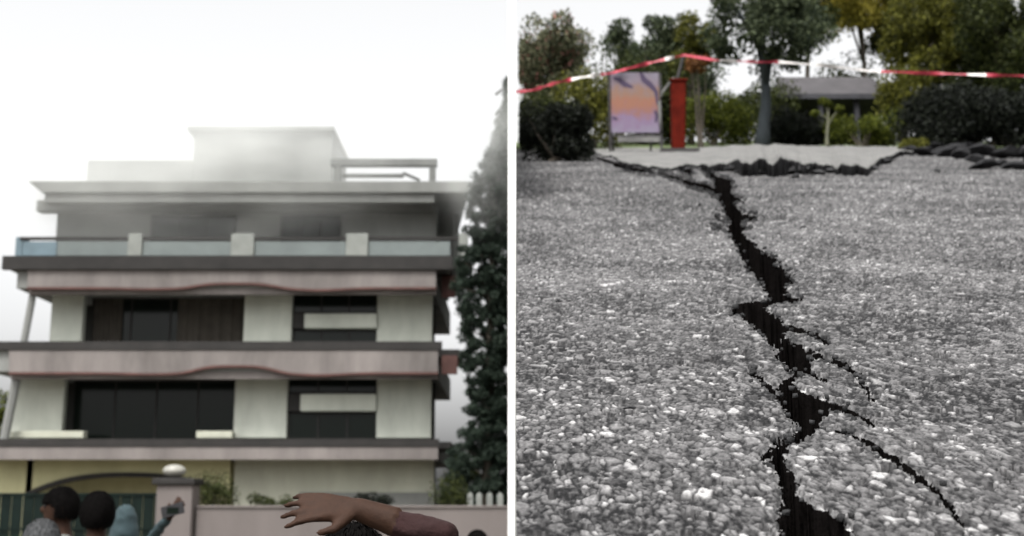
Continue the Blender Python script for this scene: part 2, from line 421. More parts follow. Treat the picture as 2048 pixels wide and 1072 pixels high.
# pale pavement beyond the cross crack: a slab pushed up along its broken front edge
def build_pavement():
    front = [(1150,306),(1185,311),(1215,318),(1250,331),(1300,343),(1350,340),(1400,336),(1432,343),(1470,347),(1560,350),(1600,351),(1640,352),(1690,351),(1735,347),(1762,331),(1800,314),(1836,300)]
    lift = [(1150,.012),(1300,.03),(1400,.03),(1445,.10),(1520,.15),(1600,.16),(1650,.10),(1740,.08),(1800,.07),(1836,.06)]
    cols = np.arange(1150, 1837, 3.0)
    fy = np.interp(cols, [p[0] for p in front], [p[1] for p in front]) + (fbm(cols/34, cols*0, 5, 5)-.45)*20 + (fbm(cols/9, cols*0, 15, 3)-.45)*7 + (rng.random(len(cols))-.5)*0.9
    lf = np.interp(cols, [p[0] for p in lift], [p[1] for p in lift])
    T = np.linspace(0, 1, 16); V = []
    for i, c in enumerate(cols):
        a = on_road(c, fy[i]); lo = 0.10
        fl = lf[i]*(0.45+1.1*float(fbm(np.array(c/22), np.array(0.), 6)))
        V.append((a.x, a.y + 0.06, a.z - lo)); V.append((a.x, a.y + 0.006*random.random(), a.z + fl - 0.03)); 
        yb = 29.5
        for t in T:
            y = a.y + 0.02 + (yb - a.y)*t; x = a.x*(1 + (y/a.y - 1)*0.97)
            V.append((x, y, road_z(y) + fl*(1-0.35*t) + 0.012*float(vnoise(np.array(x*3), np.array(y*3), 9))))
    n = len(T) + 2; Q = []; mi = []
    for i in range(len(cols)-1):
        for j in range(n-1):
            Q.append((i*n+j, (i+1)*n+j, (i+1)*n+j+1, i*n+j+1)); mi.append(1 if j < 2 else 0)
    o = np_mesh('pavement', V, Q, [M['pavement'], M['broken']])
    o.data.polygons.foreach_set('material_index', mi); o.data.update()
    tag(o, kind='structure')
build_pavement()

# ------------------------------------------------------------------ retaining wall, and the white dividing strip added as a wall beside it
rw = thing('retaining_wall', 'stone retaining wall holding up the sloping road beside the yard', 'wall', (0.03, 10, 0))
def edge_x(y): return 0.0030*max(0, y) if y < 8 else 0.024
m_ = MB(); yy = [-4.5, -2, 0, 0.8, 1.5, 2.5, 4, 6, 7.99, 12, 18, 24, 30, 38, CREST, 60]
top = []; 
for y in yy:
    z = max(0.02, road_z(min(y, CREST)) - 0.012); x = edge_x(y) - 0.001
    m_.v += [(x, y, -0.2), (x, y, z), (x+0.05 if y > 3 else x+0.004, y, z), (x+0.05 if y > 3 else x+0.004, y, -0.2)]
for i in range(len(yy)-1):
    a = i*4
    for k in range(4): m_.f.append((a+k, a+(k+1) % 4, a+4+(k+1) % 4, a+4+k))
m_.f += [(0, 3, 2, 1), (len(m_.v)-4, len(m_.v)-3, len(m_.v)-2, len(m_.v)-1)]
m_.build('stone_face', M['grey'], rw)

bw = thing('divider_wall', 'white dividing strip added as a tall thin wall, end-on between house yard and road', 'wall', (0, 8, 0))
y0 = 8.0
for i in range(11):
    y1 = y0 + 2.0
    zt = road_z(y0 + 1.0) + 1.75
    box('panel', M['white'], bw, -0.0215, 0.0215, y0 + (0.06 if i == 0 else 0.004), y1 - 0.004, 0.0, zt)
    y0 = y1
box('end_post', M['white'], bw, -0.0255, 0.0235, 7.99, 8.055, 0.0, road_z(9) + 1.9)

# ------------------------------------------------------------------ the house
YF, YW, YB = 42.0, 43.3, 54.0
house = thing('house', 'four-storey concrete house with pink balcony bands and dark openings', 'house', (at(440, 1000, YW).x, YW, 0))
def zf(py): return zat(py, YF)
def zw(py): return zat(py, YW)
def xf(px, py): return xat(px, py, YF)
def xw(px, py): return xat(px, py, YW)

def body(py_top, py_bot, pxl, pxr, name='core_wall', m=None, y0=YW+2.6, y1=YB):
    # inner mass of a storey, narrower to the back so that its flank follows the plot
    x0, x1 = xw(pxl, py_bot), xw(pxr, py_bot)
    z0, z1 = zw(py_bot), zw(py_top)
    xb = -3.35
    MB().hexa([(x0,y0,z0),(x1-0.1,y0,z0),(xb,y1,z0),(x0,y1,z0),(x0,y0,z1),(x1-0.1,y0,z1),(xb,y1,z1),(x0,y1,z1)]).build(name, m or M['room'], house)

def floor_slab(py_t, py_b, pxl, pxr, y1=YB):
    box('floor_slab', M['grey'], house, xf(pxl, py_b), xf(pxr, py_b), YF+0.12, y1, zf(py_b), zf(py_t))

def window(px0, px1, py0, py1, panes=2, depth=0.22, fm='brown', parent=house, y=YW, curtain=None):
    x0, x1, z0, z1 = xat(px0, py1, y), xat(px1, py1, y), zat(py1, y), zat(py0, y)
    yy = y + depth; t = 0.06
    w = MB(); w.box(x0, x1, yy, yy+0.08, z0, z0+t); w.box(x0, x1, yy, yy+0.08, z1-t, z1)
    for i in range(panes+1):
        c = x0 + (x1-x0-t)*i/panes; w.box(c, c+t, yy+0.002, yy+0.078, z0+t, z1-t)
    o = w.build('window', M[fm], parent)
    for i in range(panes):
        a = x0 + (x1-x0-t)*i/panes + t; b = x0 + (x1-x0-t)*(i+1)/panes
        box('pane', M['glass'], o, a, b, yy+0.03, yy+0.045, z0+t, z1-t)
    if curtain:
        for (ca, cb) in curtain:
            c = MB(); n = 24; xs_ = np.linspace(x0+(x1-x0)*ca, x0+(x1-x0)*cb, n)
            for k, xx in enumerate(xs_): 
                yk = yy - 0.10 + 0.05*math.sin(k*1.7)
                c.v += [(xx, yk, z0+0.03), (xx, yk, z1-0.03)]
            c.f = [(2*k, 2*k+2, 2*k+3, 2*k+1) for k in range(n-1)]
            c.build('curtain', M['curtain'], o)
    return o

def pier(px0, px1, py0, py1, m='pier', y=YW, d=0.35, name='pier'):
    return box(name, M[m], house, xat(px0, py1, y), xat(px1, py1, y), y, y+d, zat(py1, y), zat(py0, y), 0.02)

def fascia(py0, py1, px0, px1, bump_px=14):
    # pink balcony band with the wavy lower edge and its dark moulding
    xs_ = np.linspace(px0, px1, 60)
    def low(px): return py1 - bump_px*math.exp(-((px-470)/85.0)**4) + 4*math.exp(-((px-640)/60.0)**2) + 2*math.exp(-((px-300)/60.0)**2)
    T = [(xf(p, py0), zf(py0)) for p in xs_]; B = [(xf(p, py1), zf(low(p))) for p in xs_]
    MB().strip_prism(T, B, YF, YF+0.14).build('balcony_band', M['pink'], house)
    T2 = [(b[0], b[1]-0.003) for b in B]; B2 = [(b[0], b[1]-0.085) for b in B]
    MB().strip_prism(T2, B2, YF-0.05, YF+0.10).build('moulding', M['maroon'], house)
    # lower, recessed lip
    L0 = [(b[0], b[1]-0.09) for b in B]; L1 = [(b[0], zf(py1+13)) for b in B]
    MB().strip_prism(L0, L1, YF+0.16, YF+0.34).build('lower_lip', M['pink'], house)

# ground floor
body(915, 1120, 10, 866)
floor_slab(881, 915, -60, 866)
box('shaded_floor_edge', M['brown'], house, xf(-70, 892), xf(878, 892), YF-0.03, YF+0.11, zf(893), zf(878))  # dark-painted slab edge, with the shadow along it put into the colour
box('balcony_band', M['pink'], house, xf(-60, 918), xf(876, 918), YF+0.002, YF+0.16, zf(919), zf(893.5))
# arched wall of the car porch
def arch_y(px): 
    t = (px-258)/205.0
    return 945 + 42*abs(t)**2.6 if abs(t) <= 1 else None
xs_ = np.linspace(55, 461, 48)
MB().strip_prism([(xw(p, 950), zw(917)) for p in xs_], [(xw(p, 950), zw(min(arch_y(p), 1000))) for p in xs_], YW-0.1, YW+0.25).build('porch_arch', M['yellow'], house)
MB().strip_prism([(xw(p, 950), zw(arch_y(p))+0.0-0.003) for p in xs_], [(xw(p, 950), zw(arch_y(p))-0.16) for p in xs_], YW-0.16, YW+0.20).build('arch_moulding', M['brown'], house)
pier(-60, 54.5, 917, 1120, 'yellow', YW-0.1, 0.35, 'porch_wall')
pier(461.5, 866, 917, 1120, 'cream', YW-0.1, 0.35, 'front_wall')
box('plinth_band', M['grey'], house, xw(600, 1005), xw(868, 1005), YW-0.17, YW-0.102, zw(1040), zw(985))
box('porch_back', M['yellow'], house, xw(0, 1000), xw(480, 1000), YW+2.2, YW+2.5, 0, zw(920))
# first floor above ground
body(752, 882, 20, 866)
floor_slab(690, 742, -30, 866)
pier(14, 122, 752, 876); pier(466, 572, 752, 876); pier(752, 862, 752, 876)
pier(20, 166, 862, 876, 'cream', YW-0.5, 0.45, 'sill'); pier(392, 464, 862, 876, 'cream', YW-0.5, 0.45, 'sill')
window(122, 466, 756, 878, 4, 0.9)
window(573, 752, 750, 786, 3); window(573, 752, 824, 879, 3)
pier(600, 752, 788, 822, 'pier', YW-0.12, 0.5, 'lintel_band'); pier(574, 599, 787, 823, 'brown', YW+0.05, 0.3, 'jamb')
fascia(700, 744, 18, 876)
box('shaded_floor_edge', M['brown'], house, xf(-20, 700), xf(884, 700), YF-0.04, YF+0.11, zf(699.5), zf(683))  # slab edge paint and its shadow in one dark strip
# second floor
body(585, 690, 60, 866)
floor_slab(520, 575, 30, 866)
pier(98, 162, 585, 683); pier(486, 582, 580, 686); pier(753, 864, 580, 686)
window(162, 486, 588, 688, 4, 0.9, curtain=[(0.55, 0.98), (0.02, 0.2)])
window(583, 753, 584, 625, 3); window(583, 753, 658, 690, 3)
pier(608, 753, 627, 656, 'pier', YW-0.12, 0.5, 'lintel_band'); pier(584, 607, 626, 657, 'brown', YW+0.05, 0.3, 'jamb')
fascia(540, 574, 55, 872, 9)
# slanting corner post of the side balcony and its rail
a, b = at(66, 588, YF+0.4), at(48, 684, YF+0.4)
MB().tube([b, a], 0.13, 8).build('corner_post', M['grey'], house)
a, b = at(34, 752, YF+0.4), at(8, 882, YF+0.4)
MB().tube([b, a], 0.16, 8).build('corner_post', M['grey'], house)
# terrace deck and railing of the top floor
box('terrace_deck', M['brown'], house, xf(6, 535), xf(905, 535), YF-0.12, YF+0.111, zf(539.5), zf(513))
box('terrace_soffit', M['grey'], house, xf(8, 535), xf(900, 535), YF+0.113, YF+6, zf(535), zf(514))
YR = YF + 0.05
for a, b in ((256, 284), (462, 508), (692, 736), (918, 936)):
    box('railing_pillar', M['railing'], house, xat(a, 512, YR), xat(b, 512, YR), YR-0.10, YR+0.2, zat(512.8, YR), zat(468, YR), 0.015)
for a, b, mm in ((44, 112, 'blue'), (114, 255, 'panel'), (285, 461, 'panel'), (509, 691, 'panel'), (737, 900, 'panel')):
    box('railing_panel', M[mm], house, xat(a, 510, YR), xat(b, 510, YR), YR, YR+0.06, zat(511, YR), zat(483, YR))
for a, b in ((40, 255.5), (284.5, 461.5), (508.5, 691.5), (736.5, 917.5)):
    box('handrail', M['brown'], house, xat(a, 480, YR), xat(b, 480, YR), YR-0.03, YR+0.09, zat(480, YR), zat(474, YR))
box('corner_frame', M['blue'], house, xat(30, 505, YR), xat(43, 505, YR), YR, YR+2.2, zat(511, YR), zat(474, YR))
# top floor, set back
YA = YF + 1.5
box('top_wall', M['grey'], house, xat(112, 470, YA), xat(872, 470, YA), YA, YB-1, zat(516, YA), zat(384, YA))
box('top_wall', M['grey'], house, xat(872.5, 470, YA), xat(902, 470, YA), YA+1.6, YB-2, zat(516, YA), zat(384, YA))
box('wall_band', M['grey'], house, xat(84, 410, YA), xat(866, 410, YA), YA-0.5, YA-0.003, zat(424, YA-0.3), zat(403, YA-0.3))
for a, b in ((300, 470), (560, 680)):
    window(a, b, 432, 512, 3, -0.09, 'brown', house, YA)
# roof slab with its undercut left end
xl0, xl1, xr = xf(56, 362), xf(84, 384), xf(938, 372)
z1, z0 = zf(362), zf(385)
MB().hexa([(xl1, YF, z0), (xr, YF, z0), (xr-1.2, YB, z0), (xl1, YB, z0), (xl0, YF, z1), (xr, YF, z1), (xr-1.2, YB, z1), (xl0, YB, z1)]).build('roof_slab', M['grey'], house, 0.02)
box('eave_band', M['grey'], house, xf(86, 395), xf(868, 395), YF+0.15, YF+0.6, zf(402), zf(385.5))
# roof structures
YT = YF + 3
box('stair_tower', M['tower'], house, xat(385, 350, YT), xat(663, 350, YT), YT, YT+4, zf(362)-0.02, zat(264, YT), 0.03)
box('tower_cap', M['tower'], house, xat(377, 262, YT), xat(669, 262, YT), YT-0.2, YT+4.2, zat(263.8, YT), zat(256, YT))
box('water_tank_room', M['tower'], house, xat(168, 350, YT), xat(384, 350, YT), YT+0.3, YT+4, zf(362)-0.02, zat(316, YT), 0.03)
pf = MB(); YP = YF + 0.6
for a in (668, 858):
    pf.box(xat(a, 350, YP), xat(a+13, 350, YP), YP, YP+0.25, zf(362)-0.01, zat(331, YP))
pf.box(xat(662, 325, YP), xat(874, 325, YP), YP-0.05, YP+0.3, zat(331, YP)+0.002, zat(318, YP))
pf.build('roof_frame', M['tower'], house)
rail = MB(); rail.box(xat(682, 345, YP), xat(806, 345, YP), YP+0.3, YP+0.42, zat(350, YP), zat(343, YP))
rail.tube([at(806, 346, YP+0.36), at(840, 361, YP+0.36)], 0.06, 6); rail.build('roof_rail', M['grey'], house)
# side balconies on the right flank
for pt, pb, pr in ((512, 540, 918), (690, 706, 916), (880, 893, 900)):
    box('side_balcony', M['brown'], house, xf(876, 700)-0.4, xf(pr, 700), YF+1.2, YF+4.5, zf(pb), zf(pt))
box('side_parapet', M['maroon'], house, xf(880, 720), xf(912, 720), YF+1.0, YF+1.15, zf(742), zf(704))
box('side_parapet', M['maroon'], house, xf(880, 560), xf(908, 560), YF+1.0, YF+1.15, zf(585), zf(541))

# ------------------------------------------------------------------ compound wall, gate, pillar
YC = 30.0
def zc(py): return zat(py, YC)
cw = thing('compound_wall', 'plain pink plastered compound wall in front of the house', 'wall', (at(700, 1010, YC).x, YC, 0))
box('wall', M['wall_pink'], cw, xat(392, 1040, YC), -0.055, YC, YC+0.23, 0, zc(1016))
box('coping', M['wall_pink'], cw, xat(391.5, 1040, YC), -0.05, YC-0.04, YC+0.27, zc(1015.9), zc(1011), 0.012)
gp = thing('gate_pillar', 'pink gate pillar with dark cap slab beside the green gate', 'pillar', (at(352, 1000, YC).x, YC, 0))
box('shaft', M['wall_pink'], gp, xat(318, 1000, YC), xat(389, 1000, YC), YC-0.25, YC+0.5, 0, zc(970), 0.015)
box('cap', M['brown'], gp, xat(311, 965, YC), xat(396, 965, YC), YC-0.33, YC+0.58, zc(969.8), zc(957), 0.02)
gl = thing('globe_lamp', 'white globe lamp on top of the gate pillar', 'lamp', (at(346, 957, YC).x, YC+0.1, zc(957)))
def blob(name, m, parent, c, r, seg=20):
    bm = bmesh.new(); bmesh.ops.create_uvsphere(bm, u_segments=seg, v_segments=seg//2, radius=1)
    off = wloc(parent)
    for v in bm.verts: v.co = Vector((v.co.x*r[0]+c[0]-off.x, v.co.y*r[1]+c[1]-off.y, v.co.z*r[2]+c[2]-off.z))
    me = bpy.data.meshes.new(name); bm.to_mesh(me); bm.free(); me.materials.append(m)
    me.polygons.foreach_set('use_smooth', [True]*len(me.polygons))
    o = bpy.data.objects.new(name, me); COL.objects.link(o); o.parent = parent; return o
c = gl.location
blob('globe', M['globe'], gl, (c.x, c.y, c.z+0.18), (0.27, 0.27, 0.15))
MB().tube([(c.x, c.y, c.z), (c.x, c.y, c.z+0.08)], [0.11, 0.08], 12).build('base', M['brown'], gl)
gt = thing('metal_gate', 'dark green sheet-metal double gate left of the pink pillar', 'gate', (at(140, 1000, YC).x, YC, 0))
for a, b in ((-75, 118), (120, 314)):
    x0, x1, zt = xat(a, 1000, YC), xat(b, 1000, YC), zc(986)
    fr = MB(); y = YC+0.05
    fr.box(x0, x1, y, y+0.06, 0.08, 0.16).box(x0, x1, y, y+0.06, zt-0.07, zt).box(x0, x0+0.07, y+.001, y+0.059, 0.16, zt-0.07).box(x1-0.07, x1, y+.001, y+0.059, 0.16, zt-0.07)
    fr.box(x0+.07, x1-.07, y+.001, y+0.059, 1.02, 1.08)
    leaf = fr.build('gate_leaf', M['gate'], gt)
    n = 8
    for i in range(n):
        c0 = x0+0.075+(x1-x0-0.15)*i/n; box('sheet', M['gate'], leaf, c0, c0+(x1-x0-0.15)/n-0.012, y+0.02+0.008*(i % 2), y+0.032+0.008*(i % 2), 0.16, zt-0.07)
for i, px in enumerate((940, 958, 979, 1000)):
    y = 33.0; x = xat(px, 1000, y); w = 0.075
    p = MB().box(x-w, x+w, y, y+0.06, 0, zat(990, y)); b = len(p.v)
    p.v += [(x-w, y, zat(990, y)+.002), (x+w, y, zat(990, y)+.002), (x+w, y+.06, zat(990, y)+.002), (x-w, y+.06, zat(990, y)+.002), (x, y+.03, zat(984, y))]
    p.f += [(b, b+1, b+4), (b+1, b+2, b+4), (b+2, b+3, b+4), (b+3, b, b+4)]
    tag(p.build('fence_picket', M['railing']), ['leftmost pale fence picket behind the pink wall', 'second pale fence picket from the left behind the pink wall', 'third pale fence picket from the left behind the pink wall', 'pale fence picket behind the pink wall nearest the white divider wall'][i], 'fence picket', 'pickets behind the pink wall')

# ------------------------------------------------------------------ vegetation
def leaves(centers, radii, counts, size, shell=0.55, clip=None, droop=0.3, aspect=0.55):
    """leaf quads spread through lumpy clumps -> V, Q"""
    P = []
    for c, r, n in zip(centers, radii, counts):
        d = rng.normal(size=(n, 3)); d /= np.linalg.norm(d, axis=1)[:, None]
        lump = 0.78 + 0.44*vnoise(d[:, 0]*2.6+c[0]*3, d[:, 1]*2.6+d[:, 2]*2.1+c[2]*3, 4)
        rad = (shell + (1-shell)*rng.random(n))**0.8 * lump
        P.append(np.array(c) + d*rad[:, None]*np.array(r))
    P = np.concatenate(P)
    if clip is not None: P = P[clip(P)]
    n = len(P)
    a = rng.normal(size=(n, 3)); a[:, 2] -= droop; a /= np.linalg.norm(a, axis=1)[:, None]
    b = np.cross(a, rng.normal(size=(n, 3))); b /= np.linalg.norm(b, axis=1)[:, None]
    s = size*(0.6+0.8*rng.random(n))[:, None]
    nrm = np.cross(a, b)
    V = np.stack([P - a*s*0.5, P + b*s*aspect*0.5 + nrm*s*0.06, P + a*s*0.5, P - b*s*aspect*0.5 + nrm*s*0.06], 1).reshape(-1, 3)
    return V, np.arange(n*4).reshape(n, 4)

def tree(name, label, cat, base, crown, size, n, lm, bark='bark', trunk_r=0.14, clumps=16, clump_r=0.42, group=None, clip=None, trunk_top=None, lean=0.0, limbs=6, extra=None, shell=0.5, lift=0.0):
    """base: foot; crown: centre and half-sizes (x, y, z)"""
    root = thing(name, label, cat, base, group)
    c, r = np.array(crown[0]), np.array(crown[1])
    cen = []
    for k in range(clumps):
        d = rng.normal(size=3); d /= np.linalg.norm(d); q = rng.random()**0.45*0.92
        cen.append(c + d*q*r)
    rad = [np.minimum(r, r.mean())*clump_r*(0.45+0.75*rng.random()) for _ in cen]
    V, Q = leaves(cen, rad, [n//clumps]*clumps, size, shell, clip)
    np_mesh('crown', V, Q, [lm], root)
    top = Vector(trunk_top) if trunk_top else Vector((c[0], c[1], c[2]+r[2]*0.3))
    b = Vector(base); tb = MB(); pts = []; rr = []
    for i in range(7):
        t = i/6; p = b.lerp(top, t); w = trunk_r*1.1
        pts.append(p + Vector((math.sin(t*5+b.x*3)*w*t, math.cos(t*4+b.x)*w*t, 0)))
        rr.append(trunk_r*(1.25 if i == 0 else 1.0)*(1-0.72*t))
    tb.tube(pts, rr, 9)
    for k in range(min(limbs, len(cen))):
        e = Vector(cen[k]); s0 = pts[3 + k % 3]; mid = s0.lerp(e, 0.5) + Vector((0, 0, 0.06*(e-s0).length))
        tb.tube([s0, mid, e], [trunk_r*0.42, trunk_r*0.26, trunk_r*0.08], 6)
    tb.build('trunk', M[bark], root, smooth=True)
    if extra:
        em, en, es = extra
        sel = [cc for cc in cen if cc[2] > c[2]-0.2*r[2]] or cen
        V, Q = leaves(sel, [r*clump_r*0.9]*len(sel), [en//len(sel)]*len(sel), es, 0.85, clip)
        np_mesh('blossom', V, Q, [em], root)
    return root

def rp(px, py, Y): return tuple(at(px, py, Y))
def crown_px(px, py, rx, ry, Y, dep=None):
    c = at(px, py, Y); k = Y/F
    return (tuple(c), (rx*k, (dep or max(rx, ry))*k, ry*k))
def foot(px, Y): 
    x = xat(px, 300, Y); return (x, Y, road_z(min(Y, CREST)) - 0.05)
keep_r = lambda P: P[:, 0] > 0.006*P[:, 1]*1.0
above = lambda P: keep_r(P) & (P[:, 2] > road_z(0) + TS*np.minimum(P[:, 1], CREST))

tree('flowering_tree', 'grey-green bushy tree with pinkish blossom above the dark hedge', 'tree', foot(1115, 32), crown_px(1100, 140, 100, 118, 32), 0.11, 17000, L['grey'], trunk_r=0.11, clumps=44, clump_r=0.34, extra=(L['flower'], 700, 0.10), clip=above)
tree('round_tree', 'dark green round-topped tree behind the printed sign board', 'tree', foot(1300, 38), crown_px(1300, 105, 112, 82, 38), 0.12, 14000, L['cool'], trunk_r=0.14, clumps=36, clump_r=0.36, clip=above)
tree('small_tree', 'olive small tree left of the sky gap, near the tape', 'tree', foot(1385, 36), crown_px(1378, 95, 52, 70, 36), 0.12, 5200, L['olive'], trunk_r=0.08, clumps=12, clip=above)
tree('overhanging_tree', 'dark leafy tree with slim blue-grey trunk hanging over the tape', 'tree', foot(1525, 30.5), crown_px(1538, 40, 150, 110, 30), 0.12, 13000, L['cool'], 'bark_grey', 0.19, 54, 0.27, clip=above, trunk_top=rp(1528, 60, 30.3), shell=0.3)
tree('yellow_tree', 'yellow-green sunlit tree top above the gap in the tape', 'tree', foot(1735, 42), crown_px(1716, 2, 112, 92, 42), 0.14, 16000, L['yellow'], trunk_r=0.12, clumps=40, clump_r=0.42, clip=above)
tree('shade_tree', 'tall olive tree right of the yellow tree', 'tree', foot(1868, 35), crown_px(1862, 80, 98, 150, 35), 0.12, 19000, L['olive'], trunk_r=0.22, clumps=46, clump_r=0.36, clip=above)
tree('shade_tree', 'dense dark tree at the right-hand edge behind the tape', 'tree', foot(2005, 33), crown_px(2000, 85, 115, 175, 33), 0.12, 26000, L['dark'], trunk_r=0.26, clumps=50, clump_r=0.36, clip=above)
tree('shade_tree', 'olive tree further back between the two right-hand trees', 'tree', foot(1945, 41), crown_px(1945, 60, 120, 150, 41), 0.14, 14000, L['olive'], trunk_r=0.2, clumps=24, clip=above)
tree('back_tree', 'dark tree filling in behind the overhanging tree on its right', 'tree', foot(1618, 40), crown_px(1612, 22, 72, 78, 40), 0.13, 9000, L['dark'], trunk_r=0.12, clumps=26, clump_r=0.38, clip=above)
tree('back_tree', 'dark tree behind the tall olive tree, above the pavilion end', 'tree', foot(1805, 43), crown_px(1800, 45, 62, 100, 43), 0.13, 9000, L['dark'], trunk_r=0.12, clumps=26, clump_r=0.38, clip=above)
tree('slender_tree', 'slender pale-stemmed sapling in front of the grey-roofed pavilion', 'tree', foot(1655, 29.8), crown_px(1652, 215, 34, 24, 29.8), 0.08, 700, L['mid'], 'bark_pale', 0.05, 6, clip=above)

def bush(name, label, px, py, rx, ry, Y, lm, n=2600, size=0.09, clumps=10, dep=None, stuff=False, cat='bush', group=None):
    c, r = crown_px(px, py, rx, ry, Y, dep)
    base = (c[0], c[1], road_z(min(Y, CREST)) - 0.03)
    root = thing(name, label, cat, base, group)
    cen, rad = [], []
    for k in range(clumps):
        d = rng.uniform(-1, 1, 3)*np.array([0.72, 0.6, 0.6]); cen.append(np.array(c) + d*np.array(r)); rad.append(np.minimum(np.array(r)*0.9, min(r)*0.9)*(0.5+0.5*rng.random()))
    V, Q = leaves(cen, rad, [n//clumps]*clumps, size, 0.4, above)
    np_mesh('foliage', V, Q, [lm], root)
    tb = MB()
    for k in range(5):
        e = Vector(cen[k % len(cen)]); tb.tube([Vector(base) + Vector((rng.uniform(-.1, .1), rng.uniform(-.1, .1), 0)), Vector(base).lerp(e, 0.6), e], [0.03, 0.02, 0.006], 6)
    tb.build('stem', M['bark'], root)
    return root
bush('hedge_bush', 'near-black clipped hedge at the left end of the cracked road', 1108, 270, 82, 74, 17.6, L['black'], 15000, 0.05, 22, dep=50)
bush('hedge_bush', 'dark hedge behind the near-black one, below the flowering tree', 1090, 245, 75, 62, 26, L['dark'], 9000, 0.07, 18, dep=50)
bush('yellow_bush', 'yellow-green bush between dark hedge and sign board', 1185, 228, 70, 68, 29.5, L['olive'], 6500, 0.09, 16)
bush('tall_bush', 'tall dark bush directly behind the sign board', 1275, 215, 95, 95, 34, L['dark'], 12000, 0.11, 22)
bush('green_bush', 'mid-green bush right of the red post', 1428, 234, 74, 58, 33, L['mid'], 7500, 0.09, 18)
bush('dark_bush', 'dark bush at the foot of the blue-grey trunk', 1520, 232, 74, 66, 36, L['dark'], 7500, 0.10, 16)
bush('low_bush', 'low bright green bush in front of the pavilion', 1725, 262, 92, 36, 30.5, L['mid'], 6000, 0.08, 18)
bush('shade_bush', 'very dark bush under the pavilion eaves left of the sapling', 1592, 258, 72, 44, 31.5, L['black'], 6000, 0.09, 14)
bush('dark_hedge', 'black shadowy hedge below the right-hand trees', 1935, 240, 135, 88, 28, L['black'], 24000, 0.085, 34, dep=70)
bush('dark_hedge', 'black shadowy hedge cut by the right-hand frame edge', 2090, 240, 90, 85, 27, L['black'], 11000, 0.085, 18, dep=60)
bush('back_bush', 'dark green thicket behind the red post and round tree', 1375, 185, 62, 80, 42, L['cool'], 7000, 0.13, 16)
bush('back_bush', 'dark thicket rising behind the grey-roofed pavilion', 1690, 215, 140, 70, 44, L['dark'], 11000, 0.13, 24)
bush('corner_bush', 'olive bush at the right end of the pavilion', 1800, 205, 50, 85, 34, L['olive'], 5500, 0.10, 16)
bush('mossy_mound', 'rounded olive mossy tuft on the rubble', 1830, 288, 34, 18, 24, L['olive'], 2600, 0.045, 8)
bush('orange_bush', 'small orange-brown leafed shrub top at the tape knot', 1398, 128, 26, 24, 31, L['orange'], 700, 0.09, 6)

# tall dark tree right of the house, hard against the divider wall
def cone_tree():
    Y = 39.5
    root = thing('conical_tree', 'tall dark conical tree between house and white divider wall', 'tree', (-0.75, Y, 0))
    out = [(205,1004),(300,968),(380,930),(470,918),(560,895),(640,915),(700,908),(760,920),(860,925),(900,890),(960,874),(1010,872)]
    cen, rad, cnt = [], [], []
    for py in np.arange(170, 1015, 16):
        pl = np.interp(py, [p[0] for p in out], [p[1] for p in out])
        half = (1052 - pl)/2
        for k in range(16):
            px = pl + 14 + (rng.random()**(1.0 if k < 11 else 0.35))*(1020-pl-14); c = at(px, py + rng.uniform(-9, 9), Y + rng.uniform(-1, 1)*half*2*Y/F*0.6)
            cen.append(np.array(c)); r = rng.uniform(0.14, 0.26); rad.append(np.array([r, r, r*0.8])); cnt.append(130)
    V, Q = leaves(cen, rad, cnt, 0.12, 0.2, lambda P: P[:, 0] < -0.06, droop=0.8, aspect=0.4)
    np_mesh('crown', V, Q, [L['pine']], root)
    tb = MB(); tb.tube([(-0.75, Y, 0), (-0.72, Y, 4), (-0.62, Y, 9), (-0.5, Y, 13)], [0.24, 0.19, 0.12, 0.03], 10)
    for k in range(0, len(cen), 24):
        z = max(1.0, cen[k][2]-0.5); tb.tube([(-0.7+0.012*z, Y, z), tuple(cen[k])], [0.05, 0.012], 5)
    tb.build('trunk', M['bark'], root, smooth=True)
cone_tree()
def yard_tree(name, label, px, py, rx, ry, Y, lm, n, size, clumps=10, cat='tree', tr=0.12):
    c = at(px, py, Y); k = Y/F
    tree(name, label, cat, (c.x, Y, 0), (tuple(c), (rx*k, max(rx, ry)*k*0.8, ry*k)), size, n, lm, trunk_r=tr, clumps=clumps, clip=lambda P: P[:, 0] < -0.1)
yard_tree('yard_tree', 'green tree at the left-hand edge behind the house', -18, 860, 42, 115, 47, L['mid'], 3000, 0.14)
yard_tree('yard_tree', 'dark shrub tree between house flank and conical tree', 912, 940, 40, 62, 45, L['dark'], 3000, 0.12)
def yard_bush(name, label, px, py, rx, ry, Y, lm, n, size):
    c = at(px, py, Y); k = Y/F; r = np.array((rx*k, 0.5, ry*k))
    root = thing(name, label, 'bush', (c.x, Y, 0))
    cen = [np.array(c)+rng.uniform(-1, 1, 3)*r*0.65 for _ in range(10)]
    V, Q = leaves(cen, [np.minimum(r*0.9, min(r)*1.1)]*10, [n//10]*10, size, 0.4)
    np_mesh('foliage', V, Q, [lm], root)
    tb = MB()
    for k in range(5): tb.tube([(c.x+rng.uniform(-.15, .15), Y, 0), tuple(cen[k])], [0.03, 0.008], 6)
    tb.build('stem', M['bark'], root)
yard_bush('yard_bush', 'dark bush behind the wall just right of the gate pillar', 425, 985, 36, 34, 31.5, L['dark'], 1600, 0.07)
yard_bush('yard_bush', 'low dark bush peeping over the middle of the pink wall', 545, 1004, 60, 14, 32, L['dark'], 1300, 0.06)
yard_bush('yard_bush', 'long dark clipped bush over the wall below the right windows', 745, 1002, 52, 13, 31, L['black'], 1500, 0.06)
yard_bush('yard_bush', 'dark bush against the wall left of the pale pickets', 895, 990, 32, 34, 32, L['dark'], 1600, 0.07)

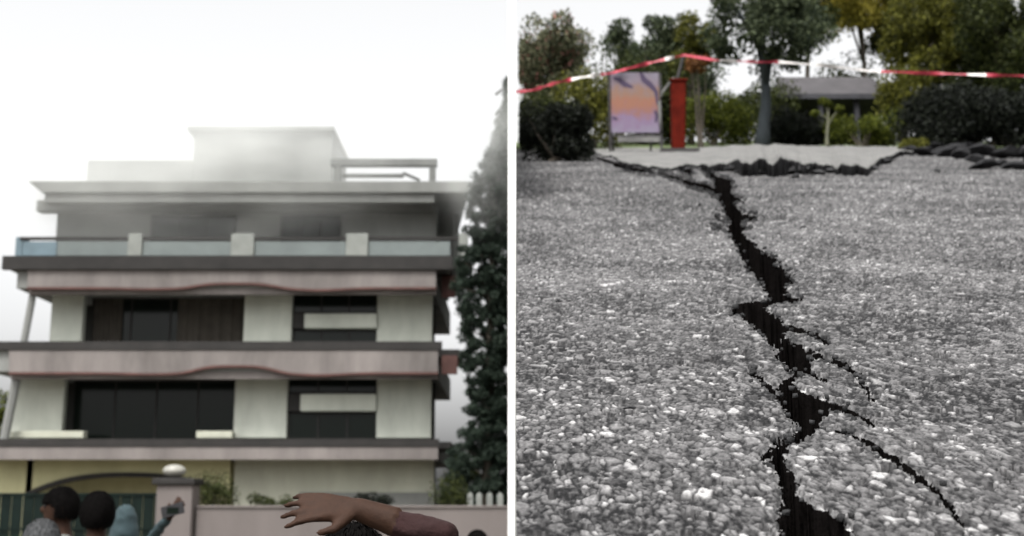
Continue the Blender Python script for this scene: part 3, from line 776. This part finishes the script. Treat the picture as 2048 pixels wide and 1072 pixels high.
# ------------------------------------------------------------------ pavilion with grey roof beyond the tape
pc = at(1670, 200, 36)
pav = thing('garden_pavilion', 'low pavilion with grey roof among the trees beyond the tape', 'pavilion', (pc.x, 36, road_z(36)-0.3))
Yp = 35.5; k = Yp/F
x0, x1 = xat(1556, 190, Yp), xat(1790, 190, Yp); zt, ze = zat(152, Yp), zat(190, Yp)
MB().hexa([(x0, Yp, ze), (x1, Yp, ze), (x1, Yp+3.2, ze), (x0, Yp+3.2, ze), (x0+0.35, Yp+1.3, zt+0.42), (x1-0.35, Yp+1.3, zt+0.42), (x1-0.35, Yp+1.9, zt+0.42), (x0+0.35, Yp+1.9, zt+0.42)]).build('roof', M['roof_grey'], pav)
box('eave_board', M['timber'], pav, x0-0.03, x1+0.03, Yp-0.04, Yp-0.002, ze-0.12, ze+0.03)
for px in (1572, 1640, 1712, 1782):
    x = xat(px, 200, Yp+0.2); box('post', M['timber'], pav, x-0.07, x+0.07, Yp+0.15, Yp+0.29, road_z(Yp)-0.2, ze-0.002)
box('back_wall', M['timber'], pav, x0+0.1, x1-0.1, Yp+2.9, Yp+3.05, road_z(Yp)-0.3, ze-0.003)

# ------------------------------------------------------------------ rubble along the cross crack
def rock_mesh(seed, m):
    bm = bmesh.new(); r_ = random.Random(seed)
    for _ in range(22):
        d = Vector((r_.gauss(0, 1), r_.gauss(0, 1), r_.gauss(0, 1))).normalized()
        bm.verts.new(Vector((d.x*r_.uniform(.6, 1.05), d.y*r_.uniform(.6, 1.05), d.z*r_.uniform(.45, .8))))
    res = bmesh.ops.convex_hull(bm, input=bm.verts[:])
    bmesh.ops.delete(bm, geom=[v for v in bm.verts if not v.link_faces], context='VERTS')
    me = bpy.data.meshes.new('rock'); bm.to_mesh(me); bm.free(); me.materials.append(m); return me
rocks = [rock_mesh(i, M['chunk']) for i in range(4)] + [rock_mesh(i+9, M['stone']) for i in range(4)]
def chunk(px, py, w, h, label, group, dark=0, name='asphalt_chunk', Yoff=0.0, cat='rubble'):
    p = on_road(px, py); y = p.y + Yoff; k = y/F
    o = bpy.data.objects.new(name, rocks[random.randrange(4) + 4*dark]); COL.objects.link(o)
    o.location = (p.x, y, p.z + h*k*0.35); o.scale = (w*k*0.62, w*k*0.5, h*k*0.62); o.rotation_euler = (random.uniform(-.2, .2), random.uniform(-.15, .15), random.uniform(-0.5, 0.5))
    tag(o, label, cat, group)
for px, py, w, h in ((1330,343,20,8),(1378,340,26,10),(1420,338,30,12),(1446,340,34,14),(1668,347,40,15),(1704,346,46,14),(1740,342,40,16),(1770,328,36,14),(1520,350,30,12),(1462,343,44,16),(1500,344,50,18),(1538,346,40,20),(1562,346,46,24),(1600,349,52,26),(1634,350,34,16),(1592,356,22,10),(1480,347,26,9)):
    chunk(px, py, w, h, 'dark broken asphalt chunk lying along the cross crack below the overhanging tree', 'asphalt chunks in the cross crack')
for px, py, w, h in ((1816,308,40,24),(1850,312,52,26),(1888,314,50,30),(1922,318,46,34),(1905,308,60,30),(1945,330,44,30),(1968,338,52,28),(1996,336,50,24),(2022,338,48,22),(2046,340,50,26),(1870,300,60,26),(1962,312,60,36),(2010,318,66,34),(2052,316,60,36),(1930,300,60,26),(2080,330,60,40)):
    chunk(px, py, w, h, 'black lump of rubble heaped before the right-hand hedge', 'rubble heap at the right', 1, 'rubble_lump')
for px, py, w, lab in ((1605,458,16,'small dark stone on the road right of the crack, mid-distance'),(1875,344,16,'small dark stone on the road just below the rubble heap'),(1994,418,14,'small dark stone on the far right of the road'),(1117,606,14,'small dark stone on the left of the road'),(1398,412,9,'tiny dark stone left of the crack at its narrow top'),(1090,788,26,'dark flat stone near the lower left of the road'),(1258,820,28,'dark flat stone left of the crack, lower middle of the road')):
    chunk(px, py, w, 7 if w < 20 else 9, lab, None, 1, 'road_stone', cat='stone')

# ------------------------------------------------------------------ sign board, red post, tape
def sign():
    Y = 24.0
    b = on_road(1270, 306); Y = b.y; z0 = b.z
    root = thing('sign_board', 'printed lilac and orange sign board on a thin metal stand', 'sign', (b.x, Y, z0))
    X = lambda px: xat(px, 200, Y)
    Z = lambda py: zat(py, Y)
    x0, x1, zt, zb = X(1222), X(1318), Z(146), Z(266)
    m = bpy.data.materials.new('printed_board'); m.use_nodes = True
    n, l = m.node_tree.nodes, m.node_tree.links
    bs = n['Principled BSDF']; bs.inputs['Roughness'].default_value = 0.5
    tc = n.new('ShaderNodeTexCoord'); sp = n.new('ShaderNodeSeparateXYZ'); l.new(tc.outputs['Generated'], sp.inputs[0])
    nz = n.new('ShaderNodeTexNoise'); nz.inputs['Scale'].default_value = 6; l.new(tc.outputs['Generated'], nz.inputs['Vector'])
    ad = n.new('ShaderNodeMath'); ad.operation = 'MULTIPLY_ADD'; ad.inputs[1].default_value = 0.5; l.new(nz.outputs['Fac'], ad.inputs[0]); l.new(sp.outputs['Z'], ad.inputs[2])
    su = n.new('ShaderNodeMath'); su.operation = 'SUBTRACT'; su.inputs[1].default_value = 0.25; l.new(ad.outputs[0], su.inputs[0])
    r = n.new('ShaderNodeValToRGB'); cr = r.color_ramp
    cr.elements[0].position = 0; cr.elements[0].color = (0.115, 0.095, 0.14, 1)
    cr.elements[1].position = 1; cr.elements[1].color = (0.105, 0.09, 0.12, 1)
    for p, c_ in ((0.2, (0.105, 0.064, 0.12)), (0.36, (0.13, 0.05, 0.045)), (0.52, (0.155, 0.052, 0.022)), (0.66, (0.125, 0.065, 0.042)), (0.82, (0.10, 0.07, 0.09))):
        e = cr.elements.new(p); e.color = (*c_, 1)
    l.new(su.outputs[0], r.inputs['Fac']); l.new(r.outputs[0], bs.inputs['Base Color'])
    brd = box('board', m, root, x0, x1, Y-0.03, Y, zb, zt)
    dk = mat('print_dark', (0.03, 0.018, 0.045), 0.6)
    def swoosh(pts, w):
        s = MB(); P = [Vector((X(p[0]), Y-0.034, Z(p[1]))) for p in pts]
        for i, p in enumerate(P):
            d = (P[min(i+1, len(P)-1)] - P[max(i-1, 0)]).normalized(); q = Vector((-d.z, 0, d.x))*w[i]*Y/F
            s.v += [tuple(p+q), tuple(p-q)]
        s.f = [(2*i, 2*i+1, 2*i+3, 2*i+2) for i in range(len(P)-1)]
        s.build('print_mark', dk, brd)
    swoosh([(1226,156),(1238,160),(1250,170),(1266,176)], [2, 5, 6, 2])
    swoosh([(1282,146),(1288,160),(1300,170),(1312,184),(1314,210)], [3, 6, 6, 4, 2])
    swoosh([(1309,222),(1313,232),(1310,246)], [3, 4, 2])
    swoosh([(1224,236),(1234,240)], [3, 3])
    zg = road_z(Y)
    MB().tube([(x0-0.03, Y, zg), (x0-0.03, Y, zt+0.05)], 0.028, 8).build('leg', M['black_metal'], root)
    MB().tube([(x1+0.03, Y, zg), (x1+0.03, Y, zt)], 0.022, 8).build('leg', M['roof_grey'], root)
    MB().tube([(x0+0.1, Y+0.8, road_z(Y+0.8)), (x0, Y+0.02, zt)], 0.022, 8).build('leg', M['black_metal'], root)
    MB().tube([(x1-0.1, Y+0.8, road_z(Y+0.8)), (x1, Y+0.02, zt)], 0.022, 8).build('leg', M['roof_grey'], root)
    MB().tube([(x0, Y, zb-0.06), (x1, Y, zb-0.06)], 0.02, 8).build('rail', M['roof_grey'], root)
    box('lower_panel', M['pavement'], root, x0+0.12, x1, Y-0.01, Y+0.01, Z(284), Z(270))
    # hooped pale tube at the right side of the stand
    pts = [at(px, py, Y-0.05) for px, py in ((1322,262),(1320,235),(1318,205),(1326,182),(1340,166),(1348,156))]
    MB().tube(pts, 0.03, 8).build('hoop', M['pavement'], root, smooth=True)
    return Y
YS = sign()
p = on_road(1357, 306); k = p.y/F
rpst = thing('red_post', 'dark red square post with flat base plate beside the sign', 'post', tuple(p))
zt = zat(166, p.y)
MB().hexa([(p.x-14*k, p.y-0.14, p.z+0.03), (p.x+12*k, p.y-0.14, p.z+0.03), (p.x+12*k, p.y+0.14, p.z+0.03), (p.x-14*k, p.y+0.14, p.z+0.03), (p.x-13*k, p.y-0.14, zt), (p.x+18*k, p.y-0.14, zt), (p.x+18*k, p.y+0.14, zt), (p.x-13*k, p.y+0.14, zt)]).build('shaft', M['red_post'], rpst, 0.02)
box('base_plate', M['black_metal'], rpst, p.x-40*k, p.x+40*k, p.y-0.25, p.y+0.4, p.z-0.05, p.z+0.029)
box('cap', M['red_post'], rpst, p.x-16*k, p.x+20*k, p.y-0.17, p.y+0.17, zt+0.001, zt+0.04)
MB().tube([(p.x, p.y, zt+0.04), tuple(at(1368, 108, p.y))], 0.03, 8).build('spike', M['black_metal'], rpst)

def tape(name, label, pts, segs, w=7.5):
    """barrier tape as a thin twisted ribbon, one band of colour after another"""
    root = None
    P = [Vector(q) for q in pts]
    N = 120; lens = [0]
    for a, b in zip(P, P[1:]): lens.append(lens[-1] + (b-a).length)
    def pos(t):
        d = t*lens[-1]
        for i in range(len(P)-1):
            if d <= lens[i+1] + 1e-9: return P[i].lerp(P[i+1], (d-lens[i])/(lens[i+1]-lens[i]))
        return P[-1]
    root = thing(name, label, 'tape', tuple(P[0]))
    for (t0, t1, mm) in segs:
        n = max(4, int((t1-t0)*N)); s = MB()
        for i in range(n+1):
            t = t0 + (t1-t0)*i/n; q = pos(t); tw = 0.55*math.sin(t*31) + 0.3*math.sin(t*77+1)
            u = Vector((0, math.sin(tw), math.cos(tw)))*w*0.5*q.y/F*(0.8+0.35*math.sin(t*50))
            th = Vector((0, 0.002, 0))
            s.v += [tuple(q+u), tuple(q-u), tuple(q-u+th), tuple(q+u+th)]
        for i in range(n):
            a = 4*i
            for k in range(4): s.f.append((a+k, a+(k+1) % 4, a+4+(k+1) % 4, a+4+k))
        s.f += [(0, 3, 2, 1), (4*n, 4*n+1, 4*n+2, 4*n+3)]
        s.build('band', M['tape_red' if mm == 'r' else 'tape_white'], root)
Yt = YS - 0.12
tape('barrier_tape', 'red and white barrier tape sloping up from the left to the red post', [at(1028,184,24.5), at(1065,180,24.6), at(1110,166,Yt), at(1160,155,Yt), at(1222,146,Yt), at(1290,128,Yt), at(1340,116,Yt), at(1368,110,Yt)],
     [(0,.41,'r'),(.41,.56,'w'),(.56,.90,'r'),(.90,.95,'w'),(.95,1,'r')], 8)
tape('barrier_tape', 'red and white barrier tape running right from the red post to the dark trees', [at(1368,110,Yt), at(1430,120,Yt), at(1510,124,26), at(1560,124,26.5), at(1640,130,27), at(1740,142,27.5), at(1850,146,27), at(1940,149,26.5), at(2060,152,26)],
     [(0,.09,'r'),(.09,.20,'w'),(.20,.40,'r'),(.40,.68,'w'),(.68,.87,'r'),(.87,.91,'w'),(.91,1,'r')], 7)

# ------------------------------------------------------------------ people in front of the gate
SK = mat('skin_brown', (0.026, 0.0115, 0.0062), 0.75, 0.2, 35, 0.1, 160, spec=0.2)
CL = {n: mat('cloth_'+n, c, 0.9, 0.15, 12, 0.3, 60) for n, c in dict(maroon=(0.018, 0.0055, 0.0055), navy=(0.010, 0.016, 0.032), pale=(0.024, 0.040, 0.045), grey=(0.045, 0.05, 0.05), dark=(0.02, 0.02, 0.022), olive=(0.05, 0.05, 0.03), white=(0.10, 0.105, 0.10)).items()}
GREYHAIR = mat('grey_hair', (0.06, 0.062, 0.064), 0.7, 0.5, 60, 0.1, 150, spec=0.1)
HAIR = mat('black_hair', (0.003, 0.0026, 0.0025), 0.85, 0.3, 80, 0.1, 150, spec=0.04)

def cone_part(bm, a, b, ra, rb, n=12):
    a, b = Vector(a), Vector(b); d = b-a; Ln = d.length
    q = d.to_track_quat('Z', 'Y').to_matrix().to_4x4(); q.translation = a
    prof = [(-ra*math.cos(t), ra*math.sin(t)) for t in np.linspace(0.12, math.pi/2, 4)] + [(Ln*t, ra+(rb-ra)*t) for t in (0.33, 0.66)] + [(Ln+rb*math.sin(t), rb*math.cos(t)) for t in np.linspace(0, math.pi/2-0.12, 4)]
    rings = [[bm.verts.new(q @ Vector((r*math.cos(2*math.pi*k/n), r*math.sin(2*math.pi*k/n), z))) for k in range(n)] for z, r in prof]
    for r0, r1 in zip(rings, rings[1:]):
        for k in range(n): bm.faces.new((r0[k], r0[(k+1) % n], r1[(k+1) % n], r1[k]))
    bm.faces.new(rings[0][::-1]); bm.faces.new(rings[-1])
def ell_part(bm, c, r, rot=None):
    g = bmesh.ops.create_uvsphere(bm, u_segments=20, v_segments=14, radius=1)['verts']
    for v in g:
        p = Vector((v.co.x*r[0], v.co.y*r[1], v.co.z*r[2])); v.co = (rot @ p if rot else p) + Vector(c)

def hand_bones(w, d, up, s=1.0, curl=0.25, left=False):
    """five fingers from wrist w along d; up = back of the hand"""
    d = d.normalized(); side = d.cross(up).normalized()*(-1 if left else 1); up = side.cross(d).normalized()*(-1 if left else 1)
    out = []
    pal = w + d*0.085*s
    for i, (o, ln) in enumerate(((-0.030, 0.072), (-0.010, 0.080), (0.011, 0.075), (0.030, 0.058))):
        k0 = pal + side*o*s; out.append((w + side*o*0.45*s + d*0.012*s, k0, 0.016*s, 0.0125*s))
        fan = d + side*(o*7.0); fan.normalize()
        k1 = k0 + fan*ln*0.45*s - up*curl*0.010*s; k2 = k1 + fan*ln*0.32*s - up*curl*0.022*s; k3 = k2 + fan*ln*0.25*s - up*curl*0.028*s
        out += [(k0, k1, 0.0105*s, 0.0095*s), (k1, k2, 0.0095*s, 0.0085*s), (k2, k3, 0.0085*s, 0.007*s)]
    t0 = w + d*0.022*s - side*0.026*s; t1 = t0 + (d*0.7 - side*0.75 - up*0.15).normalized()*0.042*s; t2 = t1 + (d*0.95 - side*0.35).normalized()*0.034*s
    out += [(t0, t1, 0.014*s, 0.0115*s), (t1, t2, 0.0115*s, 0.0085*s)]
    return out

def person(label, loc, height, face_rot, shirt, trousers, hair='hair', arms=None, voxel=0.011, head_off=(0, 0), sleeve=1.0, hair_mat=None):
    """standing figure, face along +Y turned by face_rot; arms: {'R': (elbow, hand wrist, hand dir, hand up)} in world coordinates"""
    root = thing('person', label, 'person', loc)
    s = height/1.75; B = Vector(loc)
    rz = Matrix.Rotation(face_rot, 3, 'Z')
    W = lambda x, y, z: B + rz @ Vector((x*s, y*s, z*s))
    regs = []      # (a, b, ra, rb, material slot)  0 skin 1 shirt 2 trousers 3 shoes
    def bone(a, b, ra, rb, slot): regs.append((Vector(a), Vector(b), ra*s, rb*s, slot))
    hx, hy = head_off
    for sg in (-1, 1):
        bone(W(.09*sg, 0, .92), W(.10*sg, .015, .50), .088, .060, 2); bone(W(.10*sg, .015, .50), W(.105*sg, -.02, .10), .060, .042, 2)
        bone(W(.105*sg, -.04, .045), W(.12*sg, .14, .035), .042, .034, 3)
        bone(W(.03*sg, 0, 1.40), W(.165*sg, -.005, 1.395), .075, .062, 1)
        bone(W(.06*sg, 0, 1.00), W(.09*sg, 0, 1.30), .110, .105, 1)
    bone(W(0, 0, .93), W(0, 0, 1.05), .125, .115, 2); bone(W(0, 0, 1.05), W(0, 0, 1.33), .12, .125, 1)
    bone(W(0, -.005, 1.40), W(hx*.6, hy*.6+.01, 1.53), .062, .052, 0)
    HC = W(hx, hy+.02, 1.635)
    fingers = []
    for key, sg in (('L', -1), ('R', 1)):
        sh = W(.175*sg, 0, 1.40)
        if arms and key in arms:
            el, wr, hd, hu = [Vector(q) for q in arms[key]]
        else:
            el, wr = W(.225*sg, -.02, 1.12), W(.22*sg, .08, .88); hd = wr-el; hu = rz @ Vector((sg, 0, 0))
        bone(sh, el, .056, .044, 1); mid = el.lerp(wr, 0.5 if sleeve < 1 else 0.88)
        bone(el, mid, .043, .036, 1); bone(mid, wr, .034 if sleeve >= 1 else .036, .027, 0)
        for f in hand_bones(wr, hd, hu, s*1.02, 0.35, left=(key == 'L')): fingers.append(f)
    bm = bmesh.new()
    for a, b, ra, rb, _ in regs: cone_part(bm, a, b, ra, rb)
    for a, b, ra, rb in fingers: cone_part(bm, a, b, ra, rb, 8)
    ell_part(bm, HC, (.078*s, .097*s, .108*s), rz); ell_part(bm, HC + rz @ Vector((0, .03, -.055))*s, (.056*s, .062*s, .062*s), rz)
    ell_part(bm, HC + rz @ Vector((0, .102, -.015))*s, (.013*s, .020*s, .024*s), rz)
    for sg in (-1, 1): ell_part(bm, HC + rz @ Vector((.078*sg, -.005, -.01))*s, (.010*s, .022*s, .032*s), rz)
    ell_part(bm, HC + rz @ Vector((0, .088, -.066))*s, (.024*s, .012*s, .008*s), rz)
    for v in bm.verts: v.co -= B
    me = bpy.data.meshes.new('body'); bm.to_mesh(me); bm.free()
    tmp = bpy.data.objects.new('tmp', me); COL.objects.link(tmp)
    rm = tmp.modifiers.new('r', 'REMESH'); rm.mode = 'VOXEL'; rm.voxel_size = voxel; rm.use_smooth_shade = True
    sm = tmp.modifiers.new('s', 'SMOOTH'); sm.factor = 0.5; sm.iterations = 3 if voxel > 0.008 else 5
    dg = bpy.context.evaluated_depsgraph_get(); nm = bpy.data.meshes.new_from_object(tmp.evaluated_get(dg))
    bpy.data.objects.remove(tmp); nm.name = 'body'; nm.materials.clear()
    for mm in (SK, CL[shirt], CL[trousers], CL['dark']): nm.materials.append(mm)
    n = len(nm.polygons); C = np.empty(n*3); nm.polygons.foreach_get('center', C); C = C.reshape(n, 3) + np.array(B)
    best = np.full(n, 9e9); slot = np.zeros(n, np.int32)
    allr = regs + [(Vector(a), Vector(b), ra, rb, 0) for a, b, ra, rb in fingers] + [(HC, HC + Vector((0, 0, .01)), .1*s, .1*s, 0)]
    for a, b, ra, rb, sl_ in allr:
        a_ = np.array(a); d = np.array(b-a); t = np.clip(((C-a_) @ d)/(d @ d), 0, 1)
        q = np.linalg.norm(C - a_ - t[:, None]*d, axis=1) - (ra+(rb-ra)*t)
        slot = np.where(q < best, sl_, slot); best = np.minimum(q, best)
    nv = len(nm.vertices); vc = np.zeros(nv, bool); co = np.empty(nv*3); no = np.empty(nv*3)
    nm.vertices.foreach_get('co', co); nm.vertices.foreach_get('normal', no); co = co.reshape(nv, 3); no = no.reshape(nv, 3)
    ls = np.empty(n, np.int32); nm.polygons.foreach_get('loop_start', ls); lt = np.empty(n, np.int32); nm.polygons.foreach_get('loop_total', lt)
    lv = np.empty(len(nm.loops), np.int32); nm.loops.foreach_get('vertex_index', lv)
    vc[lv[np.repeat(np.isin(slot, (1, 2)), lt)]] = True
    for i_ in np.nonzero(vc)[0]:                       # folds of the cloth
        q = Vector(co[i_]); co[i_] += no[i_]*(mnoise.noise(Vector((q.x*14, q.y*14, q.z*22)))*0.011 + mnoise.noise(q*45)*0.004)
    nm.vertices.foreach_set('co', co.ravel())
    nm.polygons.foreach_set('material_index', slot); nm.polygons.foreach_set('use_smooth', [True]*n); nm.update()
    o = bpy.data.objects.new('body', nm); COL.objects.link(o); o.parent = root
    # eyes
    for sg in (-1, 1): blob('eye', CL['dark'], root, HC + rz @ Vector((.030*sg, .086, .005))*s, (.011*s, .011*s, .007*s), 10)
    # hair or cap hugging the skull
    hb = bmesh.new(); bmesh.ops.create_uvsphere(hb, u_segments=36, v_segments=24, radius=1)
    kill = []
    for v in hb.verts:
        c_ = v.co.copy(); low = 0.10*mnoise.noise(c_*5) + (-0.05 if hair in ('cap', 'greycap') else (-0.75 if hair == 'scarf' else -0.42))
        edge = low + (0.5 if c_.y > 0.15 else 0)*min(1, max(0, (c_.y-0.15)*2.2))
        if c_.z < edge: kill.append(v)
        g = 1 + (0.05*mnoise.noise(c_*4) + 0.04*mnoise.noise(c_*11) if hair == 'hair' else 0.05*mnoise.noise(Vector((c_.x*6, c_.y*6, c_.z*2))) + (0.035*math.sin(c_.z*13 + c_.x*5 + 3*mnoise.noise(c_*2)) if hair == 'scarf' else 0))
        ex = 1.09 if hair in ('hair', 'cap', 'greycap') else 1.16
        sw = 1.0 if hair != 'scarf' or c_.z > -0.1 else 1.0 + 0.9*(-0.1-c_.z)
        p_ = Vector((c_.x*.079*ex*sw, c_.y*.098*ex*sw, c_.z*(.107 if c_.z > 0 else .116)*ex*(1.5 if hair == 'scarf' and c_.z < 0 else 1)))*g*s
        v.co = rz @ p_ + HC - B
    bmesh.ops.delete(hb, geom=kill, context='VERTS')
    hm = bpy.data.meshes.new(hair); hb.to_mesh(hm); hb.free()
    hm.materials.append({'hair': hair_mat or HAIR, 'cap': CL['white'], 'greycap': CL['grey'], 'scarf': CL['pale']}[hair])
    hm.polygons.foreach_set('use_smooth', [True]*len(hm.polygons))
    ho = bpy.data.objects.new('hair' if hair == 'hair' else ('scarf' if hair == 'scarf' else 'cap'), hm); COL.objects.link(ho); ho.parent = root
    if hair == 'hair':
        n = 2600; d = rng.normal(size=(n*2, 3)); d /= np.linalg.norm(d, axis=1)[:, None]
        d = d[(d[:, 2] > -0.5) & ~((d[:, 1] > 0.35) & (d[:, 2] < 0.35))][:n]; V_ = []
        for c_ in d:
            c_ = Vector(c_); dn = Vector((c_.x*0.25, -0.5 + c_.y*0.2, -0.9 + 0.3*rng.normal())); dn = (dn - c_*dn.dot(c_)); dn.normalize()
            sd_ = dn.cross(c_).normalized()*0.0022
            p0 = Vector((c_.x*.079, c_.y*.098, c_.z*.107))*1.09; ln = rng.uniform(.018, .04)
            p1 = p0 + dn*ln*0.5 + c_*rng.uniform(.002, .008); p2 = p0 + dn*ln + c_*rng.uniform(-.002, .006)
            for q in (p0-sd_, p0+sd_, p1+sd_, p1-sd_): V_.append(tuple(rz @ (q*s) + HC - B))
            for q in (p1-sd_, p1+sd_, p2+sd_*.4, p2-sd_*.4): V_.append(tuple(rz @ (q*s) + HC - B))
        st = np_mesh('hair_strands', np.array(V_) , np.arange(len(V_)).reshape(-1, 4), [hair_mat or HAIR]); st.parent = ho; st['kind'] = 'stuff'
    sf = ho.modifiers.new('t', 'SOLIDIFY'); sf.thickness = 0.008; sf.offset = -1
    if hair in ('cap', 'greycap'):
        pk = MB(); c0 = HC + rz @ Vector((0, .085, .012))*s
        for t in np.linspace(-1.1, 1.1, 9):
            for rr_, dz_ in ((0.0, 0.0), (0.065, -0.014)):
                q = HC + rz @ (Vector((math.sin(t)*(.083+rr_*0.6), math.cos(t)*(.10+rr_), .005+dz_))*s); pk.v += [tuple(q), tuple(q + Vector((0, 0, .006)))]
        for i in range(8):
            a = 4*i; pk.f += [(a+1, a+3, a+7, a+5), (a, a+4, a+6, a+2), (a+2, a+6, a+7, a+3)]
        pk.build('peak', CL['white' if hair == 'cap' else 'grey'], ho)
    return root, HC

# woman in maroon, right hand raised over her head
Y = 2.8; hx = xat(705, 1050, Y); top = zat(1040, Y)
el, wr = at(880, 1076, 2.62), at(716, 1018, 2.62)
person('person in maroon with dark hair, arm raised and hand held over the head', (hx, Y, 0), (top-0.01)/1.0, 0.0, 'maroon', 'dark', arms={'R': (el, wr, at(600, 1012, 2.6)-at(716, 1018, 2.62), Vector((0, -0.75, 0.65)))}, voxel=0.0055, sleeve=0.5)
Y = 8.4; person('dark-haired person standing closest to the white divider wall', (xat(955, 1060, Y), Y, 0), zat(1061, Y), 0.1, 'olive', 'dark')
Y = 6.6; person('person in navy shirt with dark hair before the green gate', (xat(196, 1000, Y), Y, 0), zat(984, Y), 0.2, 'navy', 'dark')
Y = 7.4; person('brown-faced dark-haired person in white shirt turned to the side', (xat(130, 1000, Y), Y, 0), zat(974, Y), 1.9, 'white', 'dark')
Y = 9.0; xd = xat(250, 1010, Y)
person('person in pale blue headscarf and dress raising one dark-sleeved arm', (xd, Y, 0), zat(1012, Y), 0.0, 'pale', 'pale', 'scarf',
       arms={'R': (at(312, 1066, Y-0.1), at(338, 1034, Y-0.25), Vector((0.35, 0, 0.5)), Vector((0, -1, 0.2)))})
Y = 5.6; person('grey-haired person in dark shirt at the lower left corner', (xat(84, 1040, Y), Y, 0), zat(1040, Y), 0.15, 'dark', 'dark', 'hair', hair_mat=GREYHAIR)
ph = at(350, 1024, 8.72)
phn = thing('phone', 'black phone held up in the raised hand of the pale blue person', 'phone', tuple(ph))
MB().hexa([tuple(ph + Vector(q)) for q in ((-.08,-.02,-.045),(.07,-.02,-.005),(.07,-.01,-.005),(-.08,-.01,-.045),(-.095,-.02,.03),(.055,-.02,.07),(.055,-.01,.07),(-.095,-.01,.03))]).build('case', CL['dark'], phn, 0.003)
box('screen', M['glass'], phn, ph.x-0.05, ph.x+0.03, ph.y-0.0205, ph.y-0.0195, ph.z-0.012, ph.z+0.03)

# ------------------------------------------------------------------ pale veil over roof and tree top, modelled as scattering volumes
def haze(px, py, Y, rr, dens, label):
    c, r = at(px, py, Y), Vector(rr)
    bm = bmesh.new(); bmesh.ops.create_icosphere(bm, subdivisions=3, radius=1)
    me = bpy.data.meshes.new('haze_cloud'); bm.to_mesh(me); bm.free()
    o = bpy.data.objects.new('haze_cloud', me); COL.objects.link(o); o.location = c; o.scale = r
    m = bpy.data.materials.new('haze'); m.use_nodes = True; n, l = m.node_tree.nodes, m.node_tree.links
    n.remove(n['Principled BSDF'])
    v = n.new('ShaderNodeVolumePrincipled'); v.inputs['Color'].default_value = (0.97, 0.98, 0.96, 1); v.inputs['Anisotropy'].default_value = 0.3
    tc = n.new('ShaderNodeTexCoord')
    ln = n.new('ShaderNodeVectorMath'); ln.operation = 'LENGTH'; l.new(tc.outputs['Object'], ln.inputs[0])
    mr = n.new('ShaderNodeMapRange'); mr.interpolation_type = 'SMOOTHSTEP'
    mr.inputs['From Min'].default_value = 1.0; mr.inputs['From Max'].default_value = 0.25; mr.inputs['To Min'].default_value = 0; mr.inputs['To Max'].default_value = 1
    l.new(ln.outputs['Value'], mr.inputs['Value'])
    nz = n.new('ShaderNodeTexNoise'); nz.inputs['Scale'].default_value = 2.2; nz.inputs['Detail'].default_value = 3; l.new(tc.outputs['Object'], nz.inputs['Vector'])
    nr = n.new('ShaderNodeMapRange'); nr.inputs['From Min'].default_value = 0.35; nr.inputs['From Max'].default_value = 0.65; nr.inputs['To Min'].default_value = 0.05; nr.inputs['To Max'].default_value = 1.9
    l.new(nz.outputs['Fac'], nr.inputs['Value'])
    mu = n.new('ShaderNodeMath'); mu.operation = 'MULTIPLY'; l.new(mr.outputs[0], mu.inputs[0]); l.new(nr.outputs[0], mu.inputs[1])
    m2 = n.new('ShaderNodeMath'); m2.operation = 'MULTIPLY'; m2.inputs[1].default_value = dens; l.new(mu.outputs[0], m2.inputs[0])
    l.new(m2.outputs[0], v.inputs['Density']); l.new(v.outputs[0], n['Material Output'].inputs['Volume'])
    me.materials.append(m)
    tag(o, label, 'haze', kind='stuff')
haze(370, 335, 43.0, (11.5, 6.0, 4.0), 0.16, 'pale haze veil over the roof of the house')
haze(975, 300, 38.2, (2.4, 2.6, 3.2), 0.17, 'small pale haze puff round the top of the conical tree')
